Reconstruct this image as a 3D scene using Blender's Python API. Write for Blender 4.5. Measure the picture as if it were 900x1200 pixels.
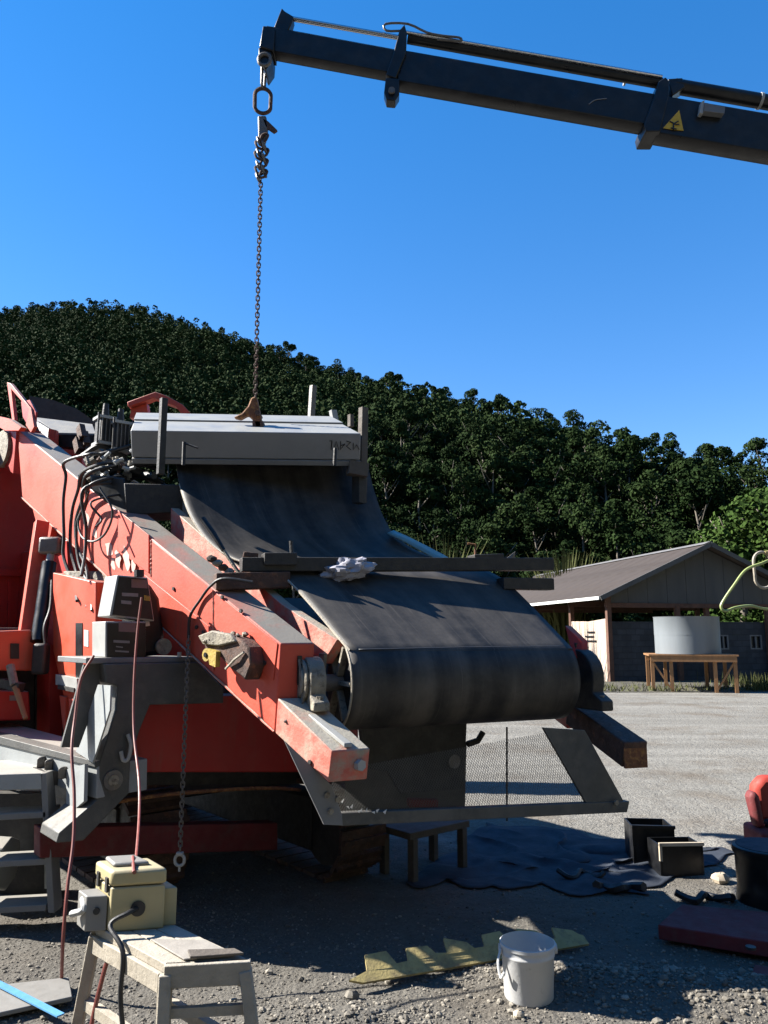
import bpy, math, random
import numpy as np
from mathutils import Vector, Matrix, noise
R = math.radians
random.seed(7); rng = np.random.default_rng(7)
for o in list(bpy.data.objects): bpy.data.objects.remove(o)
SC = bpy.context.scene; COL = SC.collection

# ------------------------------------------------------------------ camera
CAMH, PITCH, F = 1.65, R(9.15), 900.0           # metres, radians, focal length in photo pixels (900 wide)
cam = bpy.data.cameras.new('camera'); co = bpy.data.objects.new('camera', cam); COL.objects.link(co)
co.location = (0, 0, CAMH); co.rotation_euler = (math.pi/2 + PITCH, 0, 0)
cam.sensor_fit = 'HORIZONTAL'; cam.sensor_width = 36; cam.lens = 36.0; cam.clip_start = .05; cam.clip_end = 3000
SC.camera = co
# ------------------------------------------------------------------ light
SUN_AZ, SUN_EL = R(-80), R(36)                  # azimuth from +Y (negative = left of the view), elevation
SD = Vector((math.sin(SUN_AZ)*math.cos(SUN_EL), math.cos(SUN_AZ)*math.cos(SUN_EL), math.sin(SUN_EL)))
w = bpy.data.worlds.new('World'); SC.world = w; w.use_nodes = True
wn = w.node_tree.nodes; wl = w.node_tree.links
bg = wn['Background']; sky = wn.new('ShaderNodeTexSky'); sky.sky_type = 'NISHITA'; sky.sun_disc = False
sky.sun_elevation = SUN_EL; sky.sun_rotation = SUN_AZ; sky.ozone_density = 4.0; sky.dust_density = 0.0; sky.air_density = 1.0; sky.altitude = 300
hs = wn.new('ShaderNodeHueSaturation'); hs.inputs['Saturation'].default_value = 1.33; hs.inputs['Hue'].default_value = .514
gm_ = wn.new('ShaderNodeGamma'); gm_.inputs['Gamma'].default_value = .76
wl.new(sky.outputs[0], hs.inputs['Color']); wl.new(hs.outputs[0], gm_.inputs['Color']); wl.new(gm_.outputs[0], bg.inputs['Color']); bg.inputs['Strength'].default_value = .093
sl = bpy.data.lights.new('sun', 'SUN'); sl.energy = 5.0; sl.angle = R(.5); sl.color = (1, .955, .88)
so = bpy.data.objects.new('sun', sl); COL.objects.link(so); so.location = (-20, 5, 30)
so.rotation_euler = SD.to_track_quat('Z', 'Y').to_euler()
SC.view_settings.view_transform = 'Standard'; SC.view_settings.look = 'None'
SC.view_settings.exposure = 1.9; SC.view_settings.gamma = 1.0
SC.render.engine = 'CYCLES'

# ------------------------------------------------------------------ measuring helpers: photo pixel -> place
CF = Vector((0, math.cos(PITCH), math.sin(PITCH))); CU = Vector((0, -math.sin(PITCH), math.cos(PITCH))); CO = Vector((0, 0, CAMH))
def ray(x, y): return CF + Vector(((x-450)/F, 0, 0)) + CU*((600-y)/F)
def P(x, y, Y): r = ray(x, y); return CO + r*(Y/r.y)
def G(x, y, z=0.0): r = ray(x, y); return CO + r*((z-CAMH)/r.z)
class Pl:                                       # a plane through a point; pl(x, y) is the place on it seen at that pixel
    def __init__(s, p, n): s.p = Vector(p); s.n = Vector(n).normalized()
    def __call__(s, x, y, off=0.0):
        r = ray(x, y); t = (s.p - CO).dot(s.n)/r.dot(s.n); return CO + r*t + s.n*off
def V(*a): return Vector(a)

# ------------------------------------------------------------------ mesh helpers
WL = {}
class MB:
    def __init__(s): s.v = []; s.f = []
    def add(s, vs, fs):
        b = len(s.v); s.v += [Vector(v) for v in vs]; s.f += [tuple(i+b for i in f) for f in fs]; return s
    def prism(s, poly, vec):
        n = len(poly); vec = Vector(vec); poly = [Vector(p) for p in poly]
        nn = Vector((0,0,0))
        for i in range(n): nn += poly[i].cross(poly[(i+1) % n])
        if nn.dot(vec) > 0: poly = poly[::-1]
        s.add(poly + [p+vec for p in poly], [tuple(range(n)), tuple(range(2*n-1, n-1, -1))] + [(i, i+n, (i+1) % n+n, (i+1) % n) for i in range(n)])
        return s
    def box(s, c, sx, sy, sz, ax=None, ay=None, az=None):
        ax = Vector(ax or (1,0,0)).normalized(); ay = Vector(ay or (0,1,0)).normalized(); az = Vector(az or (0,0,1)).normalized()
        c = Vector(c); p = [c + ax*(i*sx/2) + ay*(j*sy/2) - az*(sz/2) for i, j in ((-1,-1),(1,-1),(1,1),(-1,1))]
        return s.prism(p, az*sz)
    def bar(s, a, b, wd, ht, up=(0,0,1)):       # square bar from a to b
        a = Vector(a); b = Vector(b); d = (b-a); L = d.length; d.normalize(); u = Vector(up)
        sd = d.cross(u).normalized(); u = sd.cross(d).normalized()
        p = [a + sd*(i*wd/2) + u*(j*ht/2) for i, j in ((-1,-1),(1,-1),(1,1),(-1,1))]
        return s.prism(p, d*L)
    def tube(s, pts, r, n=10, cap=True, closed=False):
        pts = [Vector(p) for p in pts]; m = len(pts); rs = r if isinstance(r, (list, tuple)) else [r]*m
        t0 = (pts[1]-pts[0]).normalized(); u = t0.orthogonal().normalized(); vs = []; fs = []
        for i, p in enumerate(pts):
            if closed: t = (pts[(i+1) % m]-pts[i-1])
            else: t = pts[min(i+1, m-1)]-pts[max(i-1, 0)]
            t.normalize(); u = (u - t*u.dot(t)).normalized(); q = t.cross(u)
            vs += [p + (u*math.cos(2*math.pi*k/n) + q*math.sin(2*math.pi*k/n))*rs[i] for k in range(n)]
        for i in range(m if closed else m-1):
            for k in range(n):
                a = i*n+k; b = i*n+(k+1) % n; c = ((i+1) % m)*n+(k+1) % n; d = ((i+1) % m)*n+k; fs.append((a, b, c, d))
        if cap and not closed: fs += [tuple(range(n-1, -1, -1)), tuple(range((m-1)*n, m*n))]
        return s.add(vs, fs)
    def disc(s, c, ax, r, h, n=24, r2=None):    # solid cylinder or cone along ax, starting at c
        c = Vector(c); ax = Vector(ax).normalized(); return s.tube([c, c+ax*h], [r, r if r2 is None else r2], n)
    def ringlink(s, c, up, side, L, W, r, n=8, m=20):
        c = Vector(c); up = Vector(up).normalized(); side = Vector(side).normalized(); pts = []
        for i in range(m):
            a = 2*math.pi*i/m; x = math.cos(a)*W/2; y = math.sin(a)*W/2 + math.copysign((L-W)/2, math.sin(a)+1e-9)
            pts.append(c + side*x + up*y)
        return s.tube(pts, r, n, closed=True)
    def sphere(s, c, r, n=10, m=6, sc=(1,1,1), jit=0):
        c = Vector(c); vs = []; fs = []
        for j in range(m+1):
            for i in range(n):
                a = math.pi*j/m; b = 2*math.pi*i/n; q = 1 + jit*random.uniform(-1, 1)
                vs.append(c + Vector((math.sin(a)*math.cos(b)*sc[0], math.sin(a)*math.sin(b)*sc[1], math.cos(a)*sc[2]))*r*q)
        for j in range(m):
            for i in range(n): fs.append((j*n+i, (j+1)*n+i, (j+1)*n+(i+1) % n, j*n+(i+1) % n))
        return s.add(vs, fs)
    def grid(s, rows):                          # rows of points -> sheet
        n = len(rows[0]); return s.add([p for r in rows for p in r], [(i*n+j, i*n+j+1, (i+1)*n+j+1, (i+1)*n+j) for i in range(len(rows)-1) for j in range(n-1)])
    def build(s, name, mat, parent=None, bevel=0, smooth=35, solid=0):
        off = WL.get(parent.name, Vector((0,0,0))) if parent else Vector((0,0,0))
        me = bpy.data.meshes.new(name); me.from_pydata([v-off for v in s.v], [], s.f); me.update()
        if smooth: me.shade_smooth(); me.set_sharp_from_angle(angle=R(smooth))
        o = bpy.data.objects.new(name, me); COL.objects.link(o)
        me.materials.append(MAT[mat] if isinstance(mat, str) else mat)
        if parent: o.parent = parent
        WL[o.name] = off
        if solid:
            m = o.modifiers.new('solid', 'SOLIDIFY'); m.thickness = solid; m.offset = 0
        if bevel:
            m = o.modifiers.new('bevel', 'BEVEL'); m.width = bevel; m.segments = 2; m.limit_method = 'ANGLE'; m.angle_limit = R(40); m.harden_normals = False
        return o
def empty(name, loc):
    o = bpy.data.objects.new(name, None); COL.objects.link(o); o.location = loc; o.empty_display_size = .2
    WL[o.name] = Vector(loc); return o
def tag(o, label=None, cat=None, group=None, kind=None):
    if label: o['label'] = label
    if cat: o['category'] = cat
    if group: o['group'] = group
    if kind: o['kind'] = kind
    return o
def smoothpath(pts, n=8):                       # Catmull-Rom through the points
    pts = [Vector(p) for p in pts]; q = [pts[0]*2-pts[1]] + pts + [pts[-1]*2-pts[-2]]; out = []
    for i in range(1, len(q)-2):
        for k in range(n):
            t = k/n; a, b, c, d = q[i-1:i+3]
            out.append(.5*((2*b) + (c-a)*t + (2*a-5*b+4*c-d)*t*t + (3*b-a-3*c+d)*t**3))
    out.append(pts[-1]); return out

# ------------------------------------------------------------------ materials
MAT = {}
def mk(name, col, rough=.6, metal=0.0, var=.3, scale=6, col2=None, cov=.45, dust=0.0, dcol=(.22,.20,.17), bump=.15, bscale=60, streak=False, sheen=0, spec=.5, edge=.06, detail=8, alb=.69, runs=0):
    col = tuple(c*alb for c in col); col2 = tuple(c*alb for c in col2) if col2 else None; dcol = tuple(c*max(alb, .72) for c in dcol)
    m = bpy.data.materials.new(name); m.use_nodes = True; N = m.node_tree.nodes; L = m.node_tree.links; b = N['Principled BSDF']
    b.inputs['Metallic'].default_value = metal; b.inputs['Specular IOR Level'].default_value = spec
    tc = N.new('ShaderNodeTexCoord'); mp = N.new('ShaderNodeMapping'); L.new(tc.outputs['Object'], mp.inputs[0])
    if streak: mp.inputs['Scale'].default_value = (1, 1, .18)
    def nz(sc, det=detail, ro=.6, vec=mp):
        n = N.new('ShaderNodeTexNoise'); n.inputs['Scale'].default_value = sc; n.inputs['Detail'].default_value = det; n.inputs['Roughness'].default_value = ro
        L.new(vec.outputs[0], n.inputs['Vector']); return n
    def ramp(src, a, b_, c0=(0,0,0,1), c1=(1,1,1,1)):
        r = N.new('ShaderNodeValToRGB'); r.color_ramp.elements[0].position = a; r.color_ramp.elements[1].position = b_
        r.color_ramp.elements[0].color = c0; r.color_ramp.elements[1].color = c1; L.new(src, r.inputs[0]); return r
    def mix(f, a, c):
        x = N.new('ShaderNodeMix'); x.data_type = 'RGBA'
        if hasattr(f, 'type') and not isinstance(f, float): L.new(f, x.inputs[0])
        else: x.inputs[0].default_value = f
        for k, q in ((6, a), (7, c)):
            if isinstance(q, tuple): x.inputs[k].default_value = (*q[:3], 1)
            else: L.new(q, x.inputs[k])
        return x.outputs[2]
    n1 = nz(scale); r1 = ramp(n1.outputs[0], .3, .72)
    dk = tuple(c*(1-var) for c in col); lt = tuple(min(1, c*(1+var*.6)) for c in col)
    c = mix(r1.outputs[0], dk, lt)
    if col2:
        n2 = nz(scale*2.3, 10, .68); r2 = ramp(n2.outputs[0], 1-cov-edge, 1-cov+edge); c = mix(r2.outputs[0], c, col2)
    if dust:
        g = N.new('ShaderNodeNewGeometry'); sx = N.new('ShaderNodeSeparateXYZ'); L.new(g.outputs['Normal'], sx.inputs[0])
        rr = ramp(sx.outputs[2], .35, .8); n3 = nz(scale*1.6, 8); r3 = ramp(n3.outputs[0], .12, .5)
        mu = N.new('ShaderNodeMath'); mu.operation = 'MULTIPLY'; L.new(rr.outputs[0], mu.inputs[0]); L.new(r3.outputs[0], mu.inputs[1])
        m2 = N.new('ShaderNodeMath'); m2.operation = 'MULTIPLY'; L.new(mu.outputs[0], m2.inputs[0]); m2.inputs[1].default_value = dust
        c = mix(m2.outputs[0], c, dcol)
    if runs:                                      # grime and rust runs down the paint
        m3 = N.new('ShaderNodeMapping'); m3.inputs['Scale'].default_value = (9, 9, .9); L.new(tc.outputs['Object'], m3.inputs[0])
        n6 = nz(1.0, 9, .7, m3); n7 = nz(2.2, 5, .6); r6 = ramp(n6.outputs[0], .52, .68); r7 = ramp(n7.outputs[0], .42, .62)
        m5 = N.new('ShaderNodeMath'); m5.operation = 'MULTIPLY'; L.new(r6.outputs[0], m5.inputs[0]); L.new(r7.outputs[0], m5.inputs[1])
        m6 = N.new('ShaderNodeMath'); m6.operation = 'MULTIPLY'; L.new(m5.outputs[0], m6.inputs[0]); m6.inputs[1].default_value = runs
        c = mix(m6.outputs[0], c, (.13,.075,.05))
        n8 = nz(26, 9, .75); r8 = ramp(n8.outputs[0], .66, .70); m7 = N.new('ShaderNodeMath'); m7.operation = 'MULTIPLY'; L.new(r8.outputs[0], m7.inputs[0]); L.new(r7.outputs[0], m7.inputs[1])
        c = mix(m7.outputs[0], c, (.10,.06,.045))
    L.new(c, b.inputs['Base Color'])
    n4 = nz(scale*3); r4 = ramp(n4.outputs[0], .2, .8, (max(.05, rough-.18),)*3+(1,), (min(1, rough+.18),)*3+(1,)); L.new(r4.outputs[0], b.inputs['Roughness'])
    if bump:
        bp = N.new('ShaderNodeBump'); bp.inputs['Strength'].default_value = bump; bp.inputs['Distance'].default_value = .02
        n5 = nz(bscale, 6, .65); L.new(n5.outputs[0], bp.inputs['Height']); L.new(bp.outputs[0], b.inputs['Normal'])
    MAT[name] = m; return m
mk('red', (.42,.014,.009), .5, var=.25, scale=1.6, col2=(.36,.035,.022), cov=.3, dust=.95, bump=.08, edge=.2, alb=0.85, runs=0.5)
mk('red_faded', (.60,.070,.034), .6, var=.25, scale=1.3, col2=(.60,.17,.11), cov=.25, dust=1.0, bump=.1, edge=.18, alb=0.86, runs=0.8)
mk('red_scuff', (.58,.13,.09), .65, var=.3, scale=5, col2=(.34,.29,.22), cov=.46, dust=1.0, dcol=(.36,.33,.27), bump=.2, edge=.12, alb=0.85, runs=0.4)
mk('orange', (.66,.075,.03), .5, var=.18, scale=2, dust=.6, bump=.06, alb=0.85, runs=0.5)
mk('grey_paint', (0.2,0.205,0.21), .55, var=.2, scale=3, col2=(.13,.125,.11), cov=.3, dust=.8, dcol=(.30,.28,.24), bump=.1, edge=.15)
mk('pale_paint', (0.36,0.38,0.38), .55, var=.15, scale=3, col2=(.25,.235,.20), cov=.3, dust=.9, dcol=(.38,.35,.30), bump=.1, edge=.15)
mk('box_grey', (0.25,0.255,0.265), .5, var=.16, scale=2.2, col2=(.21,.215,.22), cov=.4, dust=1.0, dcol=(.33,.33,.31), bump=.06, edge=.2, alb=0.75)
mk('steel', (0.2,0.19,0.18), .5, .35, var=.35, scale=9, col2=(.18,.14,.10), cov=.4, dust=.6, bump=.2, edge=.15)
mk('dirty_steel', (0.33,0.29,0.22), .75, .1, var=.4, scale=10, col2=(.12,.10,.08), cov=.42, dust=.9, dcol=(.28,.25,.20), bump=.5, bscale=40)
mk('dark_steel', (0.035,0.033,0.032), .6, .2, var=.4, scale=7, col2=(.065,.055,.045), cov=.35, dust=.25, bump=.2, edge=.15)
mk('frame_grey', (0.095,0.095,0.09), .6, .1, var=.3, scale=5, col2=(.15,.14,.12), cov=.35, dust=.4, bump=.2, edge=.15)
mk('rust', (.22,.085,.035), .85, 0, var=.5, scale=14, col2=(.36,.17,.05), cov=.45, bump=.5)
mk('rust_dark', (.10,.055,.04), .8, 0.1, var=.5, scale=9, col2=(.20,.09,.05), cov=.4, bump=.4)
mk('black_paint', (.009,.0095,.011), .38, var=.3, scale=3, col2=(.035,.035,.036), cov=.35, bump=.03, edge=.2, spec=.35)
mk('black_rubber', (.02,.02,.021), .55, var=.3, scale=8, bump=.1)
mk('chrome', (.75,.76,.78), .22, 1.0, var=.06, scale=12, bump=.02)
mk('white_metal', (0.42,0.42,0.4), .5, 0, var=.12, scale=6, col2=(.30,.28,.24), cov=.25, bump=.05, edge=.15)
mk('label_pink', (0.22,0.13,0.125), .6, var=.1, scale=20, bump=0)
mk('label_grey', (0.25,0.24,0.24), .6, var=.1, scale=20, bump=0)
mk('yellow', (.72,.46,.035), .55, var=.2, scale=9, bump=.05)
mk('yellow_worn', (0.50,0.40,0.16), .7, var=.25, scale=6, col2=(.19,.15,.08), cov=.42, bump=.25, edge=.12)
mk('yellow_dirt', (.48,.34,.05), .7, var=.4, scale=16, col2=(.16,.12,.06), cov=.4, bump=.3)
mk('cream', (0.5,0.42,0.22), .55, var=.08, scale=6, dust=.35, dcol=(.40,.37,.31), bump=.04)
mk('grey_plastic', (0.26,0.25,0.23), .55, var=.1, scale=8, bump=.05)
mk('bench', (0.42,0.37,0.29), .75, var=.2, scale=7, col2=(.26,.22,.16), cov=.35, dust=.5, dcol=(.46,.42,.35), bump=.3, bscale=50, edge=.14)
mk('paper', (0.34,0.31,0.27), .8, var=.2, scale=14, col2=(.16,.135,.11), cov=.3, bump=.15)
mk('red_cable', (.26,.06,.045), .55, var=.2, scale=9, bump=0)
mk('bucket', (0.66,0.66,0.65), .5, var=.10, scale=5, col2=(.23,.205,.18), cov=.27, bump=.06, edge=.1)
mk('bag', (0.42,0.41,0.46), .45, var=.15, scale=12, bump=.1)
mk('tarp', (0.026,0.036,0.055), .85, var=.3, scale=3, col2=(.045,.055,.075), cov=.35, bump=.2, bscale=25, edge=.15)
mk('blue_strap', (.10,.33,.62), .6, var=.15, scale=12, bump=.1)
mk('timber', (0.30,0.15,0.06), .75, var=.25, scale=5, bump=.2, streak=True, alb=0.85)
mk('lit_rim_stone', (.55,.46,.34), .7, var=.15, scale=9, bump=.1)
mk('red_seat', (.42,.035,.018), .7, var=.25, scale=6, bump=.1)
mk('red_shaded', (.17,.018,.02), .8, var=.3, scale=5, col2=(.12,.05,.045), cov=.35, bump=.15, edge=.15)  # darker red for parts in shade, the shade put into the colour
mk('old_timber', (0.12,0.1,0.08), .8, var=.3, scale=6, bump=.3)
mk('tank', (0.23,0.255,0.27), .55, 0, var=.15, scale=2, bump=.05, streak=True, alb=.62)
mk('roof', (0.082,0.063,0.052), .7, .1, var=.3, scale=.7, col2=(.10,.085,.078), cov=.42, bump=.05, edge=.2, alb=0.95)
mk('ridge_metal', (0.2,0.19,0.18), .6, .1, var=.2, scale=2, bump=.05)
mk('white_trim', (0.6,0.6,0.58), .5, var=.06, scale=3, bump=0, alb=0.9)
mk('gable', (0.07,0.07,0.068), .7, var=.18, scale=1.2, bump=.05, streak=True, alb=0.95)
mk('render_wall', (0.42,0.33,0.26), .85, var=.15, scale=1.4, col2=(.30,.24,.19), cov=.3, bump=.3, bscale=20, edge=.15, alb=0.85)
mk('dark_glass', (.02,.024,.03), .2, var=.1, scale=3, bump=0)
mk('wood_brown', (.14,.065,.04), .8, var=.3, scale=4, bump=.2)
mk('hose_green', (.30,.36,.12), .5, var=.15, scale=5, bump=0, alb=0.8)
mk('trunk', (.20,.17,.13), .9, var=.35, scale=3, bump=.4, alb=0.5)
mk('stone', (0.21,0.195,0.17), .9, var=.35, scale=5, bump=.3)
mk('soil_hill', (.035,.04,.022), .95, var=.5, scale=.4, bump=.3, bscale=4, alb=1.0)
mk('pale_pink', (.62,.36,.30), .7, var=.25, scale=14, bump=.1, alb=0.95)
mk('mint', (0.26,0.36,0.33), .55, var=.15, scale=5, bump=.05)
_N = MAT['stone'].node_tree.nodes; _L = MAT['stone'].node_tree.links; _b = _N['Principled BSDF']; _s = _b.inputs['Base Color'].links[0].from_socket
_g = _N.new('ShaderNodeNewGeometry'); _r = _N.new('ShaderNodeValToRGB'); _r.color_ramp.elements[0].color = (.45,.42,.38,1); _r.color_ramp.elements[1].color = (1.6,1.55,1.45,1); _L.new(_g.outputs['Random Per Island'], _r.inputs[0])
_x = _N.new('ShaderNodeMix'); _x.data_type = 'RGBA'; _x.blend_type = 'MULTIPLY'; _x.inputs[0].default_value = 1; _L.new(_s, _x.inputs[6]); _L.new(_r.outputs[0], _x.inputs[7]); _L.new(_x.outputs[2], _b.inputs['Base Color'])
# block wall: mortar joints in the material, the blocks are a few pixels high out there
def block_mat():
    m = mk('block_wall', (0.075,0.08,0.09), .9, var=.35, scale=1.2, bump=0); N = m.node_tree.nodes; L = m.node_tree.links; b = N['Principled BSDF']
    tc = N.new('ShaderNodeTexCoord'); sx = N.new('ShaderNodeSeparateXYZ'); cx = N.new('ShaderNodeCombineXYZ'); L.new(tc.outputs['Object'], sx.inputs[0])
    ad = N.new('ShaderNodeMath'); L.new(sx.outputs[0], ad.inputs[0]); L.new(sx.outputs[1], ad.inputs[1])
    L.new(ad.outputs[0], cx.inputs[0]); L.new(sx.outputs[2], cx.inputs[1])
    br = N.new('ShaderNodeTexBrick'); L.new(cx.outputs[0], br.inputs['Vector']); br.inputs['Scale'].default_value = 1; br.inputs['Brick Width'].default_value = .42; br.inputs['Row Height'].default_value = .21; br.inputs['Mortar Size'].default_value = .014
    bp = N.new('ShaderNodeBump'); bp.inputs['Strength'].default_value = .8; bp.inputs['Distance'].default_value = .02; bp.invert = True
    L.new(br.outputs['Fac'], bp.inputs['Height']); L.new(bp.outputs[0], b.inputs['Normal'])
    src = b.inputs['Base Color'].links[0].from_socket; x = N.new('ShaderNodeMix'); x.data_type = 'RGBA'; x.blend_type = 'MULTIPLY'; x.inputs[0].default_value = .55
    L.new(src, x.inputs[6]); bw = N.new('ShaderNodeTexBrick'); L.new(cx.outputs[0], bw.inputs['Vector']); bw.inputs['Scale'].default_value = 1; bw.inputs['Brick Width'].default_value = .42; bw.inputs['Row Height'].default_value = .21; bw.inputs['Mortar Size'].default_value = .014
    bw.inputs['Color1'].default_value = (1,1,1,1); bw.inputs['Color2'].default_value = (.45,.45,.45,1); bw.inputs['Mortar'].default_value = (.35,.35,.35,1)
    L.new(bw.outputs['Color'], x.inputs[7]); L.new(x.outputs[2], b.inputs['Base Color'])
block_mat()
# conveyor belt: worn black rubber, dusty wear bands that run along the belt (attribute u = across, v = along)
def belt_mat():
    m = bpy.data.materials.new('belt'); m.use_nodes = True; N = m.node_tree.nodes; L = m.node_tree.links; b = N['Principled BSDF']; MAT['belt'] = m
    at = N.new('ShaderNodeAttribute'); at.attribute_name = 'beltco'; mp = N.new('ShaderNodeMapping'); mp.inputs['Scale'].default_value = (3.2, .3, 1); L.new(at.outputs['Vector'], mp.inputs[0])
    n1 = N.new('ShaderNodeTexNoise'); n1.inputs['Scale'].default_value = 1.6; n1.inputs['Detail'].default_value = 7; L.new(mp.outputs[0], n1.inputs['Vector'])
    r1 = N.new('ShaderNodeValToRGB'); r1.color_ramp.elements[0].position = .38; r1.color_ramp.elements[1].position = .72; L.new(n1.outputs[0], r1.inputs[0])
    n2 = N.new('ShaderNodeTexNoise'); n2.inputs['Scale'].default_value = 7; n2.inputs['Detail'].default_value = 9; n2.inputs['Roughness'].default_value = .7; L.new(at.outputs['Vector'], n2.inputs['Vector'])
    r2 = N.new('ShaderNodeValToRGB'); r2.color_ramp.elements[0].position = .4; r2.color_ramp.elements[1].position = .75; L.new(n2.outputs[0], r2.inputs[0])
    ad = N.new('ShaderNodeMath'); ad.operation = 'MULTIPLY_ADD'; L.new(r2.outputs[0], ad.inputs[0]); ad.inputs[1].default_value = .5; L.new(r1.outputs[0], ad.inputs[2])
    m9 = N.new('ShaderNodeMapping'); m9.inputs['Scale'].default_value = (70, 1.6, 1); m9.inputs['Rotation'].default_value = (0, 0, R(4)); L.new(at.outputs['Vector'], m9.inputs[0])
    n9 = N.new('ShaderNodeTexNoise'); n9.inputs['Scale'].default_value = 1; n9.inputs['Detail'].default_value = 4; L.new(m9.outputs[0], n9.inputs['Vector'])
    r9 = N.new('ShaderNodeValToRGB'); r9.color_ramp.elements[0].position = .60; r9.color_ramp.elements[1].position = .72; L.new(n9.outputs[0], r9.inputs[0])
    a9 = N.new('ShaderNodeMath'); a9.operation = 'MULTIPLY_ADD'; L.new(r9.outputs[0], a9.inputs[0]); a9.inputs[1].default_value = .45; L.new(ad.outputs[0], a9.inputs[2]); ad = a9
    x = N.new('ShaderNodeMix'); x.data_type = 'RGBA'; x.inputs[6].default_value = (.013,.013,.0135,1); x.inputs[7].default_value = (.074,.066,.057,1)
    L.new(ad.outputs[0], x.inputs[0]); L.new(x.outputs[2], b.inputs['Base Color']); b.inputs['Roughness'].default_value = .55; b.inputs['Specular IOR Level'].default_value = .3
    bp = N.new('ShaderNodeBump'); bp.inputs['Strength'].default_value = .12; bp.inputs['Distance'].default_value = .02; L.new(n2.outputs[0], bp.inputs['Height']); L.new(bp.outputs[0], b.inputs['Normal'])
belt_mat()
def ground_mat():
    m = bpy.data.materials.new('ground'); m.use_nodes = True; N = m.node_tree.nodes; L = m.node_tree.links; b = N['Principled BSDF']; MAT['ground'] = m
    tc = N.new('ShaderNodeTexCoord')
    def nz(sc, det=10, ro=.62, src=None):
        n = N.new('ShaderNodeTexNoise'); n.inputs['Scale'].default_value = sc; n.inputs['Detail'].default_value = det; n.inputs['Roughness'].default_value = ro; L.new(src or tc.outputs['Object'], n.inputs['Vector']); return n.outputs[0]
    def ramp(s, a, c, k0, k1):
        r = N.new('ShaderNodeValToRGB'); e = r.color_ramp.elements; e[0].position = a; e[1].position = c; e[0].color = (*k0, 1); e[1].color = (*k1, 1); L.new(s, r.inputs[0]); return r.outputs[0]
    def mix(f, a, c, bt='MIX'):
        x = N.new('ShaderNodeMix'); x.data_type = 'RGBA'; x.blend_type = bt
        for k, q in ((0, f), (6, a), (7, c)):
            if hasattr(q, 'is_output'): L.new(q, x.inputs[k])
            else: x.inputs[k].default_value = q
        return x.outputs[2]
    mp = N.new('ShaderNodeMapping'); mp.inputs['Scale'].default_value = (.07, 1.3, 1); mp.inputs['Rotation'].default_value = (0, 0, R(10)); L.new(tc.outputs['Object'], mp.inputs[0])
    base = ramp(nz(.5), .3, .7, (.175,.166,.146), (.24,.23,.203))
    tr = ramp(nz(1.2, 6, .6, mp.outputs[0]), .42, .62, (0,0,0), (1,1,1))
    c = mix(tr, mix(0.6, base, (.095,.088,.075,1)), base)
    c = mix(ramp(nz(9, 10, .7), .45, .7, (0,0,0), (.75,.75,.75)), c, (.09,.083,.072,1))
    vo = N.new('ShaderNodeTexVoronoi'); vo.inputs['Scale'].default_value = 55; L.new(tc.outputs['Object'], vo.inputs['Vector'])
    g = N.new('ShaderNodeSeparateColor'); L.new(vo.outputs['Color'], g.inputs[0])
    c = mix(.32, c, ramp(g.outputs[0], 0, 1, (.08,.076,.068), (.28,.268,.24)), 'MIX')
    c = mix(ramp(nz(.75, 7, .6), .50, .68, (0,0,0), (.62,.62,.62)), c, (.095,.072,.050,1))
    pm = N.new('ShaderNodeMapping'); pm.inputs['Location'].default_value = (.3*.22, -4.6*.30, 0); pm.inputs['Scale'].default_value = (.22, .30, 0); L.new(tc.outputs['Object'], pm.inputs[0])  # dirt round the machine; extra shade put into its darker colour
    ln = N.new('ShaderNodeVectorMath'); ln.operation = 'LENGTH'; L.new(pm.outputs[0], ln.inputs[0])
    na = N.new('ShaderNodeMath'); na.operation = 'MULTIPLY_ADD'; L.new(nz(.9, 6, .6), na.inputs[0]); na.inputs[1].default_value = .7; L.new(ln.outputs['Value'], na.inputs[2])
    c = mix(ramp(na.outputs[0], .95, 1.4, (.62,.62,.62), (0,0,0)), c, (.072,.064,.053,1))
    L.new(c, b.inputs['Base Color']); b.inputs['Roughness'].default_value = .92; b.inputs['Specular IOR Level'].default_value = .2
    bp = N.new('ShaderNodeBump'); bp.inputs['Strength'].default_value = .6; bp.inputs['Distance'].default_value = .010; L.new(vo.outputs['Distance'], bp.inputs['Height']); bp.invert = True
    b2 = N.new('ShaderNodeBump'); b2.inputs['Strength'].default_value = .7; b2.inputs['Distance'].default_value = .05; L.new(nz(14, 8, .7), b2.inputs['Height']); L.new(bp.outputs[0], b2.inputs['Normal'])
    L.new(b2.outputs[0], b.inputs['Normal'])
ground_mat()
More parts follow.
